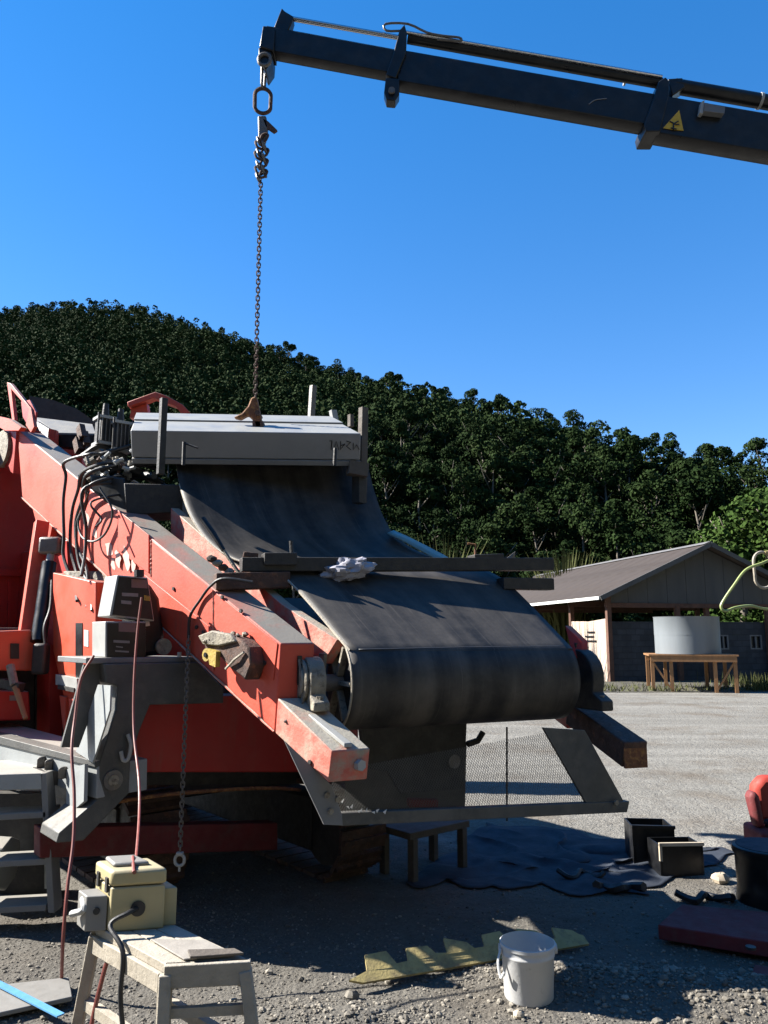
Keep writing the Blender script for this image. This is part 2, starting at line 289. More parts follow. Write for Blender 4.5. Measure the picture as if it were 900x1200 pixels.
def leaf_mat(name, a, b_, c_):
    m = bpy.data.materials.new(name); m.use_nodes = True; N = m.node_tree.nodes; L = m.node_tree.links; b = N['Principled BSDF']; MAT[name] = m
    oi = N.new('ShaderNodeObjectInfo'); g = N.new('ShaderNodeNewGeometry'); ad = N.new('ShaderNodeMath'); ad.operation = 'MULTIPLY_ADD'
    n = N.new('ShaderNodeTexNoise'); n.inputs['Scale'].default_value = .35; n.inputs['Detail'].default_value = 3; L.new(g.outputs['Position'], n.inputs['Vector'])
    L.new(oi.outputs['Random'], ad.inputs[0]); ad.inputs[1].default_value = .55
    mm = N.new('ShaderNodeMath'); mm.operation = 'MULTIPLY_ADD'; L.new(g.outputs['Random Per Island'], mm.inputs[0]); mm.inputs[1].default_value = .35
    ms = N.new('ShaderNodeMath'); ms.operation = 'SUBTRACT'; L.new(n.outputs[0], ms.inputs[0]); ms.inputs[1].default_value = .42
    L.new(ms.outputs[0], mm.inputs[2]); L.new(mm.outputs[0], ad.inputs[2])
    r = N.new('ShaderNodeValToRGB'); e = r.color_ramp.elements; e[0].color = (*a, 1); e[1].color = (*c_, 1); e[0].position = .1; e[1].position = .95
    k = e.new(.5); k.color = (*b_, 1); L.new(ad.outputs[0], r.inputs[0]); L.new(r.outputs[0], b.inputs['Base Color'])
    b.inputs['Roughness'].default_value = .85; b.inputs['Specular IOR Level'].default_value = .05
leaf_mat('leaf_forest', (.006,.0135,.003), (.012,.024,.006), (.024,.039,.012))
leaf_mat('leaf_light', (.017,.034,.008), (.028,.052,.011), (.05,.08,.018))
leaf_mat('grass', (.04,.05,.015), (.06,.068,.024), (.10,.10,.045))

# ================================================================== THE SETTING
# ground: one sheet, fine and uneven where the camera stands near it
def gh(x, y):
    d = math.hypot(x, y)
    a = max(0, 1 - max(0, d-6)/9)
    if a <= 0 or y < 0: return 0.0
    h = (noise.noise(Vector((x*1.1, y*1.1, .3)))*.020 + noise.noise(Vector((x*4.2, y*4.2, 5)))*.010 + noise.noise(Vector((x*11, y*11, 9)))*.0055)*a
    h += .085*math.exp(-(((x-1.55)/.55)**2 + ((y-3.82)/.26)**2)) + .05*math.exp(-(((x-.85)/.4)**2 + ((y-4.02)/.16)**2)) + .03*math.exp(-(((x+.2)/.5)**2 + ((y-3.65)/.2)**2))
    return h
def axis(fine0, fine1, st, far, gr=1.22):
    a = list(np.arange(fine0, fine1, st)); s = st; x = fine1; up = []
    while x < far: up.append(x); s *= gr; x += s
    up.append(far); dn = []; s = st; x = fine0 - st
    while x > -far: dn.append(x); s *= gr; x -= s
    dn.append(-far); return dn[::-1] + a + up
gx = axis(-3.2, 3.6, .028, 900); gy = axis(2.4, 6.6, .028, 900)
mb = MB(); nx = len(gx)
vs = [(x, y, gh(x, y) if (-6 < x < 7 and 1 < y < 14) else 0.0) for y in gy for x in gx]
fs = [(j*nx+i, j*nx+i+1, (j+1)*nx+i+1, (j+1)*nx+i) for j in range(len(gy)-1) for i in range(nx-1)]
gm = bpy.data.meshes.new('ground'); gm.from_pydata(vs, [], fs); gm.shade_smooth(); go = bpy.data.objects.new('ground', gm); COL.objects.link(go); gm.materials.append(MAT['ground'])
tag(go, 'pale grey gravel and dirt yard', kind='structure')

# hill
SKY = [(-700,392),(-300,376),(0,361),(70,351),(170,360),(250,382),(300,402),(380,423),(440,438),(530,462),(600,474),(640,488),(700,500),(760,512),(830,526),(900,545),(1100,575),(1500,620)]
def lerp(tab, x):
    for (a, b), (c, d) in zip(tab, tab[1:]):
        if x <= c: return b + (d-b)*max(0, (x-a))/(c-a)
    return tab[-1][1]
RID = [(-700,190),(0,165),(300,140),(450,112),(600,90),(900,72),(1500,72)]
BAS = [(-700,60),(0,56),(450,46),(600,47),(900,50),(1500,52)]
def hill(px, t):                                # t 0 foot .. 1 ridge
    D = lerp(BAS, px)*(1-t) + lerp(RID, px)*t
    q = ray(px, lerp(SKY, px)); el = q.z/math.hypot(q.x, q.y); zr = CAMH + el*lerp(RID, px) - 4.1
    a = math.atan2(q.x, q.y)
    z = zr*(t**.92) if t <= 1 else zr*(1 + .05*(t-1))
    x, y = D*math.sin(a), D*math.cos(a)
    z += noise.noise(Vector((x*.05, y*.05, 2)))*2.2*min(1, t*3)*min(1, max(0, 1.1-t)*4)
    return Vector((x, y, z-.3))
mb = MB(); cols = list(range(-700, 1501, 40))
mb.grid([[hill(c, t) for c in cols] for t in [i/24 for i in range(25)] + [1.25, 1.6]])
tag(mb.build('hill', 'soil_hill', smooth=60), 'tree covered hill slope rising to the left', kind='structure')

# unseen slope added behind the camera to block low sky light
mb = MB(); rows = []
for t in (0, .15, .35, .6, .85, 1, 1.4):
    row = []
    for d in range(52, 262, 6):
        k = min(1, (d-46)/40, (268-d)/45); el = 31*max(.2, k); D = 34 + 46*t; a = R(d); h = 80*math.tan(R(el))*min(1, t)**.9
        row.append(V(math.sin(a)*D, math.cos(a)*D, h - .3 + 1.5*noise.noise(V(d*.1, t*3, 8))))
    rows.append(row)
mb.grid(rows); tag(mb.build('hill', 'soil_hill', smooth=60), 'added unseen slope behind the camera that blocks sky light', kind='structure')
# unseen building added behind the camera on the left to shade the yard
ws_ = empty('added_shade_building', (-10, -7, 0)); tag(ws_, 'added grey building behind the camera that shades the yard', kind='structure')
for i in range(12): MB().box((-5.0+.015*(i % 2), -13.4+i*1.22, 2.6), .08, 1.2, 5.2).build('wall_panel', 'gable', ws_)
for i in range(9): MB().box((-15.2+i*1.22, .68, 2.6), 1.2, .08, 5.2).build('wall_panel', 'gable', ws_)
for i in range(2): MB().box((-15.9, -6.8, 2.6) if i == 0 else (-10.4, -14.1, 2.6), .1 if i == 0 else 10.9, 14.6 if i == 0 else .1, 5.2).build('wall', 'gable', ws_)
MB().prism([(-4.8, -14.4, 5.2), (-16.1, -14.4, 5.2), (-10.4, -14.4, 6.4)], V(0, 15.4, 0)).build('roof', 'roof', ws_)
MB().box((-4.94, -6, 1.9), .06, 4.2, 3.8).build('roller_door', 'grey_paint', ws_)
# ------------------------------------------------------------------ trees
def crown_data(n_leaf, rad, hgt, nb, leaf, seed, base=.12):
    rg = np.random.default_rng(seed); V_, F_ = [], []
    blobs = []
    for i in range(nb):
        a = rg.uniform(0, 2*math.pi); h = rg.uniform(0, 1); q = math.sqrt(max(0, 1-(h*1.05-.35)**2*1.3))*rg.uniform(.25, .78)
        blobs.append((rad*q*math.cos(a), rad*q*math.sin(a), hgt*(base + h*(.93-base)), rad*rg.uniform(.26, .46)))
    blobs.append((0, 0, hgt*.72, rad*.5))
    per = n_leaf//len(blobs)
    for bx, by, bz, br in blobs:
        for _ in range(per):
            d = rg.normal(size=3); d /= np.linalg.norm(d)
            if d[2] < -.55: d[2] *= -1
            p = np.array((bx, by, bz)) + d*br*rg.uniform(.72, 1.06)*np.array((1, 1, .8))
            nrm = d + rg.normal(size=3)*.55; nrm /= np.linalg.norm(nrm)
            u = np.cross(nrm, rg.normal(size=3)); u /= np.linalg.norm(u); v = np.cross(nrm, u)
            s = leaf*rg.uniform(.6, 1.35); k = len(V_)
            V_ += [tuple(p-u*s*.5), tuple(p-v*s*.38+nrm*s*.08), tuple(p+u*s*.55), tuple(p+v*s*.38-nrm*s*.05)]; F_.append((k, k+1, k+2, k+3))
    return V_, F_
def crown_mesh(name, mat, *a, **k):
    v, f = crown_data(*a, **k); me = bpy.data.meshes.new(name); me.from_pydata(v, [], f); me.materials.append(MAT[mat]); return me
def trunk_mesh(name, hgt, seed):
    rd = random.Random(seed); b = MB(); top = Vector((rd.uniform(-.3,.3), rd.uniform(-.3,.3), hgt*.78))
    pts = [Vector((0,0,-.8)), Vector((rd.uniform(-.1,.1), rd.uniform(-.1,.1), hgt*.25)), Vector((rd.uniform(-.2,.2), rd.uniform(-.2,.2), hgt*.5)), top]
    b.tube(pts, [.17, .13, .095, .03], 7)
    for i in range(5):
        t = rd.uniform(.3, .7); s = Vector((0, 0, hgt*t)); a = rd.uniform(0, 6.28); e = s + Vector((math.cos(a)*1.2, math.sin(a)*1.2, hgt*.2)); b.tube([s, (s+e)/2 + Vector((0,0,-.08)), e], [.06, .045, .015], 5)
    me = bpy.data.meshes.new(name); me.from_pydata([tuple(v) for v in b.v], [], b.f); me.shade_smooth(); me.materials.append(MAT['trunk']); return me
CR = [crown_mesh('crown', 'leaf_forest', 4200, rd_, h_, nb_+5, .235, 100+i) for i, (rd_, h_, nb_) in enumerate([(2.3,6.6,13),(2.0,7.4,12),(2.6,6.2,16),(2.1,6.9,11),(1.7,7.6,10),(2.4,7.0,15)])]
TK = [trunk_mesh('trunk', h, i) for i, h in enumerate((6.6,7.4,6.2,6.9,7.6,7.0))]
LOW = [crown_data(640, rd_, h_, nb_+4, .44, 200+i) for i, (rd_, h_, nb_) in enumerate([(2.3,6.6,12),(2.0,7.4,11),(2.6,6.2,14),(1.8,7.2,10)])]
cand = []; cell = {}
rt = random.Random(3)
for _ in range(60000):
    px = rt.uniform(-130, 1030); t = rt.uniform(0.0, 1.0)**.75 * 1.03
    p = hill(px, t); fr = min(1, max(0, (p.xy.length-55)/60)); sp = (2.15 - .45*fr) + .7*rt.random()
    k = (int(p.x//3.0), int(p.y//3.0)); ok = True
    for i in (-1,0,1):
        for j in (-1,0,1):
            for q in cell.get((k[0]+i, k[1]+j), ()):
                if (q-p).xy.length < sp: ok = False
    if ok: cell.setdefault(k, []).append(p); cand.append((p, px, t))
inview = [c for c in cand if -25 < c[1] < 925]
ridge = sorted([c for c in inview if c[2] > .93], key=lambda c: c[0].length)[:62]
rid_ids = {id(c[0]) for c in ridge}
near = sorted([c for c in inview if id(c[0]) not in rid_ids], key=lambda c: c[0].xy.length)[:235]
nid = {id(c[0]) for c in near} | rid_ids
def plant_tree(p, k, sc, rz, label, group):
    r = empty('hillside_tree', p); r.scale = (sc*rt.uniform(.9,1.12), sc*rt.uniform(.9,1.12), sc*rt.uniform(.88,1.15)); r.rotation_euler.z = rz
    for nm, me in (('trunk', TK[k]), ('crown', CR[k])):
        o = bpy.data.objects.new(nm, me); COL.objects.link(o); o.parent = r
    return tag(r, label, 'tree', group)
for c in near: plant_tree(c[0], rt.randrange(6), rt.uniform(.68, 1.05), rt.uniform(0, 6.28), 'dark green broadleaf tree in the dense wood on the hillside', 'trees covering the hillside')
for c in ridge: plant_tree(c[0], rt.randrange(6), rt.uniform(.6, 1.0)*(1-.22*min(1, max(0, (c[0].xy.length-55)/60))), rt.uniform(0, 6.28), 'dark broadleaf tree on the ridge against the blue sky', 'trees along the ridge')
fv, ff = [], []
for c in cand:
    if id(c[0]) in nid: continue
    v, f = LOW[rt.randrange(4)]; a = rt.uniform(0, 6.28); s = rt.uniform(.72, 1.1)*(1-.28*min(1, max(0, (c[0].xy.length-55)/60))); m = np.array([[math.cos(a), -math.sin(a), 0],[math.sin(a), math.cos(a), 0],[0,0,1]])*s
    k = len(fv); vv = np.array(v) @ m.T + np.array(c[0]); fv += [tuple(q) for q in vv]; ff += [tuple(i+k for i in q) for q in f]
me = bpy.data.meshes.new('distant_forest'); me.from_pydata(fv, [], ff); me.materials.append(MAT['leaf_forest']); o = bpy.data.objects.new('distant_forest', me); COL.objects.link(o)
tag(o, 'dense dark green forest canopy high on the far hill', 'forest', kind='stuff')
# undergrowth that fills the ground between the trunks
fv, ff = [], []
for _ in range(9000):
    p = hill(rt.uniform(-60, 960), rt.random()*.9); k = len(fv)
    for q in range(5):
        s = rt.uniform(.3, .6); u = Vector((rt.gauss(0,1), rt.gauss(0,1), rt.gauss(0,.6))).normalized()*s; v_ = u.cross(Vector((rt.gauss(0,1), rt.gauss(0,1), rt.gauss(0,1)))).normalized()*s*.7
        c0 = p + Vector((rt.uniform(-.7,.7), rt.uniform(-.7,.7), rt.uniform(0,1.3))); k = len(fv); fv += [tuple(c0-u), tuple(c0-v_), tuple(c0+u), tuple(c0+v_)]; ff.append((k, k+1, k+2, k+3))
me = bpy.data.meshes.new('undergrowth'); me.from_pydata(fv, [], ff); me.materials.append(MAT['leaf_forest']); o = bpy.data.objects.new('undergrowth', me); COL.objects.link(o)
tag(o, 'dark scrub filling the hillside between the trees', 'undergrowth', kind='stuff')
# pale green trees right behind the shed, and scrub by its roof
CL_ = [crown_mesh('crown', 'leaf_light', 7000, 2.5, 5.6, 22, .15, 300+i, base=.1) for i in range(2)]
for i, (px, D, k, sc, lab) in enumerate([(872,47,0,1.75,'pale green leafy tree behind the right end of the shed roof'),(945,45,1,1.8,'pale green tree cut by the right edge of the photo'),(800,52,1,1.25,'green leafy tree rising behind the shed ridge')]):
    q = ray(px, 700); a = math.atan2(q.x, q.y); r = empty('leafy_tree', (D*math.sin(a), D*math.cos(a), 0)); r.scale = (sc,)*3; r.rotation_euler.z = i*2.1
    for nm, me in (('trunk', TK[2]), ('crown', CL_[k])):
        o = bpy.data.objects.new(nm, me); COL.objects.link(o); o.parent = r
    tag(r, lab, 'tree')
def tuft(name, p, n, h, spread, label, cat, mat='grass', wd=.03):
    b = MB(); p = Vector(p)
    for _ in range(n):
        a = rt.uniform(0, 6.28); d = Vector((math.cos(a), math.sin(a), 0)); s = p + d*rt.uniform(0, spread*.5); hh = h*rt.uniform(.5, 1); ln = spread*rt.uniform(.2, 1)
        sd = Vector((-d.y, d.x, 0))*wd*rt.uniform(.6, 1.3); m1 = s + d*ln*.3 + Vector((0,0,hh*.65)); tp = s + d*ln + Vector((0,0,hh))
        b.add([s-sd, s+sd, m1+sd*.7, m1-sd*.7, tp], [(0,1,2,3), (3,2,4)])
    return tag(b.build(name, mat, smooth=0), label, cat)
q = P(662, 690, 40); tuft('tall_grass_clump', (q.x, q.y, 0), 520, 6.4, 1.9, 'pale green tall grass clump behind the left end of the shed roof', 'grass', wd=.06)
q = P(520, 690, 30); tuft('scrub_bush', (q.x, q.y, 0), 340, 5.7, 1.9, 'yellow green scrub bush behind the conveyor crossbar', 'bush', wd=.06)

# ------------------------------------------------------------------ open shed behind the yard
U = V(.98, .2, 0).normalized(); W = V(-.2, .98, 0).normalized(); Z = V(0, 0, 1)
E0 = P(703, 699, 27.0); LEN, HALF, RISE = 16.0, 4.45, 2.0
shed = empty('shed', (E0.x, E0.y, 0)); g0 = V(E0.x, E0.y, 0); ze = E0.z
def sp(u, v, z): return g0 + U*u + W*v + Z*z
# roof sheets: corrugated, every sheet is its own piece
def sheet_mesh(side):
    b = MB(); n = 13; wd = LEN/16 + .03; rows = []
    for j in (0, .5, 1):
        row = []
        for i in range(n*2+1):
            q = i/(n*2)*wd; row.append(V(0,0,0) + U*(HALF*j if side < 0 else HALF*2-HALF*j) + W*q + Z*(RISE*j + (.018 if i % 2 else -.018)))
        rows.append(row)
    b.grid(rows); return b
for side in (-1, 1):
    first = None
    for k in range(16):
        if first is None:
            b = sheet_mesh(side); b.v = [p + g0 + Z*ze for p in b.v]; first = b.build('roof_sheet', 'roof', shed, smooth=0, solid=.02); continue
        o = first.copy(); COL.objects.link(o); o.parent = shed; o.location = W*(k*LEN/16) + Z*(.006 if k % 2 else 0)
pk = sp(HALF, 0, ze+RISE)
b = MB(); b.prism([sp(HALF-.28, -.04, ze+RISE-.06), sp(HALF, -.04, ze+RISE+.06), sp(HALF+.28, -.04, ze+RISE-.06), sp(HALF, -.04, ze+RISE+.03)], W*(LEN+.1)); b.build('ridge_cap', 'ridge_metal', shed)
for s in (0, 1):
    b = MB(); a0 = sp(0 if s == 0 else 2*HALF, -.05, ze-.06); a1 = sp(HALF, -.05, ze+RISE-.06); b.bar(a0, a1, .05, .16); b.build('barge_board', 'gable', shed)
b = MB(); b.bar(sp(-.03, 0, ze-.05), sp(-.03, LEN, ze-.05), .05, .11); b.build('eave_gutter', 'white_trim', shed)
n = 10
for k in range(n):                                # gable cladding panels
    u0 = .55 + k*(2*HALF-1.1)/n; u1 = .55 + (k+1)*(2*HALF-1.1)/n - .012
    h = lambda u: ze + RISE*(1-abs(u-HALF)/HALF) - .12
    pts = [sp(u0, .45, ze-.22), sp(u1, .45, ze-.22), sp(u1, .45, h(u1))] + ([sp(HALF, .45, h(HALF))] if u0 < HALF < u1 else []) + [sp(u0, .45, h(u0))]
    b = MB(); b.prism(pts, W*(.03 + .008*(k % 2))); b.build('cladding_panel', 'gable', shed)
b = MB(); b.bar(sp(.4, .42, ze-.28), sp(2*HALF-.4, .42, ze-.28), .1, .16); b.build('tie_beam', 'wood_brown', shed)
for u, v in ((.5,.4),(.5,3.4),(.5,7),(.5,11),(.5,15.5),(HALF,.5),(HALF,15.5),(8.4,.4),(8.4,7),(8.4,15.5),(3.2,.4),(6.9,.4)):
    b = MB(); b.bar(sp(u, v, 0), sp(u, v, ze+.02 if u in (.5, 8.4) else ze-.3), .16, .16, up=W); b.build('post', 'wood_brown', shed)
for v in (3.4, 7, 11):
    b = MB(); b.bar(sp(.4, v, ze-.12), sp(8.5, v, ze-.12), .12, .2); b.bar(sp(.4, v, ze), sp(HALF, v, ze+RISE-.15), .1, .15); b.bar(sp(8.5, v, ze), sp(HALF, v, ze+RISE-.15), .1, .15); b.build('roof_truss', 'wood_brown', shed)
b = MB(); b.prism([sp(.42, .5, 0), sp(.42, 3.3, 0), sp(.42, 3.3, 2.2), sp(.42, 1.8, 2.17), sp(.42, .5, 2.25)], U*.16); wl_ = b.build('side_wall', 'render_wall', shed, bevel=.02)
for i, z in enumerate((1.78, 1.62, 1.46)):
    b = MB(); b.box(sp(.40, 1.6+.12*(i % 2), z), .05, .55+.1*i, .05, U, W); b.build('vent_slot', 'dark_glass', wl_)
b = MB(); b.box(sp(.37, 2.15, 1.0), .04, .5, .55, U, W); b.build('notice_board', 'white_trim', wl_)
# front wall with two window openings, laid as pieces round the openings
FW = Pl(sp(0, .55, 0), W)
def upos(x): return (FW(x, 752)-g0).dot(U)
wins = [(upos(842), upos(854)), (upos(879), upos(893))]; z0, z1 = FW(885, 761).z, FW(885, 744).z
fw = empty('front_wall', sp(0, .55, 0)); fw.parent = shed; fw.location = W*.55; b = MB(); tz = 2.15
segs = [.62, wins[0][0], wins[0][1], wins[1][0], wins[1][1], 8.3]
b.box(sp((.62+8.3)/2, .62, z0/2), 8.3-.62, .14, z0, U, W); b.box(sp((.62+8.3)/2, .62, (z1+tz)/2), 8.3-.62, .14, tz-z1, U, W)
for i in (0, 2, 4): b.box(sp((segs[i]+segs[i+1])/2, .62, (z0+z1)/2), segs[i+1]-segs[i], .14, z1-z0-.004, U, W)
b.build('front_block_wall', 'block_wall', shed); bpy.data.objects.remove(fw)
for a, c in wins:
    b = MB(); m = (a+c)/2; b.box(sp(m, .64, (z0+z1)/2), c-a-.02, .02, z1-z0-.02, U, W); wo = b.build('window', 'dark_glass', shed)
    b = MB()
    for q in ((a+.03), m, (c-.03)): b.box(sp(q, .57, (z0+z1)/2), .05, .05, z1-z0, U, W)
    for q in (z0+.025, z1-.025): b.box(sp(m, .57, q), c-a, .045, .05, U, W)
    b.build('window_frame', 'grey_paint', wo)
b = MB(); b.box(sp(3.7, 15.6, 1.5), 6.3, .14, 3, U, W); b.build('rear_wall', 'block_wall', shed)
tag(shed, 'open sided shed with brown pitched metal roof beyond the yard', 'shed')
# tank on a timber stand
tc_ = P(807, 766, 24.0); tu = V(math.cos(R(-14)), math.sin(R(-14)), 0); tv = V(-tu.y, tu.x, 0); tz = tc_.z
st = empty('tank_stand', (tc_.x, tc_.y, 0)); tb = V(tc_.x, tc_.y, 0)
def tp(u, v, z): return tb + tu*u + tv*v + Z*z
for k in range(6): MB().box(tp(0, -.8+k*.32, tz-.03), 2.5, .29, .05, tu, tv).build('plank', 'timber', st)
for s in (-1, 1): MB().box(tp(0, s*.9, tz-.14), 2.4, .07, .16, tu, tv).build('rail', 'timber', st)
for u in (-1.15, -.62, .6, 1.15):
    for v in (-.84, .84): MB().box(tp(u, v, (tz-.22)/2), .10, .10, tz-.22, tu, tv).build('leg', 'timber', st)
for a, c in ((-1.12, -.66), (1.12, .64)): MB().bar(tp(a, -.84, tz-.25), tp(c, -.84, .1), .05, .08, up=tv).build('brace', 'timber', st)
tag(st, 'rough timber stand carrying the round grey tank', 'stand')
tk = empty('water_tank', tp(-.02, 0, tz)); tR = .95; th = 1.12
pr = [(tR, 0), (tR, th*.5), (tR+.004, th*.5), (tR+.004, th-.03), (tR+.02, th), (tR-.03, th), (tR-.03, .05), (0, .05)]
b = MB(); n = 48; rows = [[tp(-.02, 0, tz) + V(math.cos(2*math.pi*i/n)*r, math.sin(2*math.pi*i/n)*r, z+.002) for i in range(n+1)] for r, z in pr]; b.grid(rows); b.build('shell', 'tank', tk, smooth=50)
tag(tk, 'round open grey metal tank on the timber stand', 'tank')
# grassy verge along the far edge of the yard
b = MB(); rows = []
for j, yy in enumerate((22.4, 23.2, 26.2, 30, 46)):
    rows.append([V(x*.5-4, yy + (x*.5)*.06 + .35*noise.noise(V(x*.4, j, 0)), [.004, .06, .07, .03, .01][j] + .03*noise.noise(V(x*.9, j*3, 1))*(j in (1, 2))) for x in range(0, 70)])
b.grid(rows); tag(b.build('verge', mk('verge_soil', (.085,.078,.055), .95, var=.5, scale=2, bump=.5, bscale=14, col2=(.16,.145,.115), cov=.4), smooth=60), 'dirt verge between the yard and the shed', kind='structure')
b = MB()
for _ in range(2600):
    x = rt.uniform(5, 16) if rt.random() < .6 else rt.uniform(11, 15); y = 22.7 + x*.06 + abs(rt.gauss(0, 1.3)); h = rt.uniform(.08, .3)*(1.7 if 11 < x < 14.5 else .7); a = rt.uniform(0, 6.28); d = V(math.cos(a), math.sin(a), 0)*.018; t_ = V(x, y, .03)
    b.add([t_-d, t_+d, t_ + V(rt.uniform(-.1,.1), rt.uniform(-.1,.1), h)], [(0,1,2)])
tag(b.build('verge_grass', 'grass', smooth=0), 'short weedy grass along the yard edge by the tank stand', 'grass', kind='stuff')

# ================================================================== THE MACHINE
PHI = R(40); EC = V(math.cos(PHI), math.sin(PHI), 0); EB = V(-math.sin(PHI), math.cos(PHI), 0)   # across / back
AX = V(math.cos(R(24)), math.sin(R(24)), 0); AF = V(AX.y, -AX.x, 0)                              # head drum axis / its front
mach = empty('conveyor_machine', (-1.6, 6.0, 0))
tag(mach, 'red tracked screening machine with black conveyor belt and grey chassis', 'machine')
a0 = P(22, 505, 6.6); a1 = P(386, 917, 3.85); dl = V(a1.x-a0.x, a1.y-a0.y, 0).normalized(); NL = V(dl.y, -dl.x, 0)
if NL.y > 0: NL = -NL
LP = Pl(a1, NL)                                   # outer face of the near side beam
def pl(poly, plane, off=0): return [plane(x, y, off) for x, y in poly]
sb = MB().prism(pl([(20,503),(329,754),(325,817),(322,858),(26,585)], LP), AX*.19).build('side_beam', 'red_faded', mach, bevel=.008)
be = MB().prism(pl([(326.5,818),(390,880),(386,917),(323.5,859)], LP, .006), AX*.20).build('beam_extension', 'red_scuff', mach, bevel=.006)
MB().prism(pl([(178,633),(250,691),(250,735),(178,677)], LP), NL*.006).build('wear_plate', 'red_faded', sb, bevel=.002)
MB().prism(pl([(252,693),(326,754),(321,797),(252,739)], LP), NL*.006).build('wear_plate', 'red_faded', sb, bevel=.002)
MB().prism(pl([(168,672),(251,738),(251,786),(150,696)], LP), NL*.005).build('wear_plate', 'red_faded', sb, bevel=.002)
MB().prism(pl([(140,598),(176,627),(176,672),(140,645)], LP), NL*.012).build('joint_plate', 'red_faded', sb, bevel=.003)
for cx_, cy_, rw, rh in ((150,656,5,16),(140,655,4,12),(128,644,6,10),(102,609,4,11),(133,660,3,9),(158,662,3,9),(112,625,4,8)):
    n_ = 11; MB().prism(pl([(cx_+rw*math.cos(k*6.283/n_)*random.uniform(.45,1.15)+rh*.12*math.sin(k*6.283/n_), cy_+rh*math.sin(k*6.283/n_)*random.uniform(.6,1.1)) for k in range(n_)], LP, .013 if cx_ > 136 else .001), NL*.0012).build('worn_paint', 'pale_pink', sb)
for a_, c_ in (((178,633),(178,676)), ((251,692),(251,785)), ((26,583),(322,857)), ((140,598),(140,645))):
    n_ = 26; MB().tube([LP(a_[0]+(c_[0]-a_[0])*k/n_, a_[1]+(c_[1]-a_[1])*k/n_, .006+.002*math.sin(k*2.3)) for k in range(n_+1)], [.006+.0015*math.sin(k*1.9) for k in range(n_+1)], 6).build('weld_seam', 'red_scuff', sb)
# bolts on the beam
for x, y in ((232,735),(240,741),(312,777),(365,893),(284,716),(262,700),(205,690)):
    MB().disc(LP(x, y, .004), NL, .012, .012, 6).build('bolt', 'dark_steel', sb)
MB().prism([LP(348,845)+AX*.06+Z*.012, LP(390,880)+AX*.06+Z*.012, LP(390,880)+AX*.10+Z*.012, LP(348,845)+AX*.10+Z*.012], Z*.02).build('slide_plate', 'white_metal', be, bevel=.003)
fa = (LP(390,880)+LP(386,917))/2 + AX*.14; MB().disc(fa, -EB, .028, .03, 6).build('end_bolt', 'white_metal', be)
# the lower end face rod
e1 = LP(329,757)+AX*.09; dn = (LP(390,880)-LP(326,818)).normalized()
MB().tube(smoothpath([e1+dn*.02-Z*.06, e1+dn*.04-Z*.14, e1+dn*.05-Z*.28, LP(336,846,.015)], 5), .007, 7).build('bent_rod', 'steel', sb)
MB().prism([e1+dn*.004+AX*.0-Z*.05+Z*0, e1+dn*.004+AX*.025-Z*.05, e1+dn*.004+AX*.025-Z*.2, e1+dn*.004-Z*.2], dn*.003).build('end_slot', 'black_paint', sb)
# inner rail: the pink strip between side beam and belt
IR = Pl(P(330, 720, 4.55), NL)
MB().prism(pl([(200,595),(283,668),(330,708),(395,750),(378,778),(330,735),(200,640)], IR), AX*.06).build('inner_rail', 'red_scuff', mach, bevel=.004)

# head drum, belt
DR = .245
CL = P(394, 800, 4.30); CRr = CL + AX*1.45
def onbelt(x, y, Y): return P(x, y, Y)
# belt path as two side edges (left, right), drum part as true arcs
def arc(c, th): return c + (AF*math.cos(th) + Z*math.sin(th))*DR
thetas = [R(58 - i*9) for i in range(0, 19)]
left = [P(206,540,5.62), P(208,556,5.5), P(214,580,5.33), P(224,606,5.18), P(243,633,5.02), P(268,652,4.88), P(300,664,4.76), P(336,678,4.66)]
right = [P(430,540,6.02), P(434,560,5.98), P(441,585,5.9), P(450,608,5.82), P(464,629,5.72), P(492,648,5.6), P(535,660,5.46), P(588,679,5.33)]
left += [arc(CL, t) for t in thetas]; right += [arc(CRr, t) for t in thetas]
rl = left[-1] - AF*.5 + Z*.12; rr_ = right[-1] - AF*.5 + Z*.12
left += [left[-1]-AF*.25+Z*.10, left[-1]-AF*1.2+Z*.75]; right += [right[-1]-AF*.25+Z*.10, right[-1]-AF*1.2+Z*.75]
def resample(p, n):
    d = [0]
    for a, c in zip(p, p[1:]): d.append(d[-1]+(c-a).length)
    return d
left = smoothpath(left, 4); right = smoothpath(right, 4)
NB = 30; b = MB(); rows = []; uv = []; acc = 0
for i, (l, r) in enumerate(zip(left, right)):
    if i: acc += ((l+r)/2-(left[i-1]+right[i-1])/2).length
    row = []
    for j in range(NB+1):
        t = j/NB; p = l.lerp(r, t)
        if i < 29: p = p + Z*(-.035*math.sin(math.pi*t)*(i < 26)) + Z*.006*noise.noise(V(t*5, acc*2, 0))
        row.append(p); uv.append((t*1.5, acc, 0))
    rows.append(row)
b.grid(rows); bo = b.build('belt', 'belt', mach, smooth=80, solid=.016)
at = bo.data.attributes.new('beltco', 'FLOAT_VECTOR', 'POINT'); at.data.foreach_set('vector', np.array(uv, dtype=np.float32).ravel())
spl = [rows[34+(1 if j > 14 else 0)][j].lerp(rows[35+(1 if j > 14 else 0)][j], (j % 15)/15) for j in range(1, NB)]
MB().grid([[p+Z*.010-AF*0 for p in spl], [p+Z*.010+(AF*.45-Z*.4)*.018 for p in spl]]).build('splice_strip', 'black_rubber', bo, solid=.004)
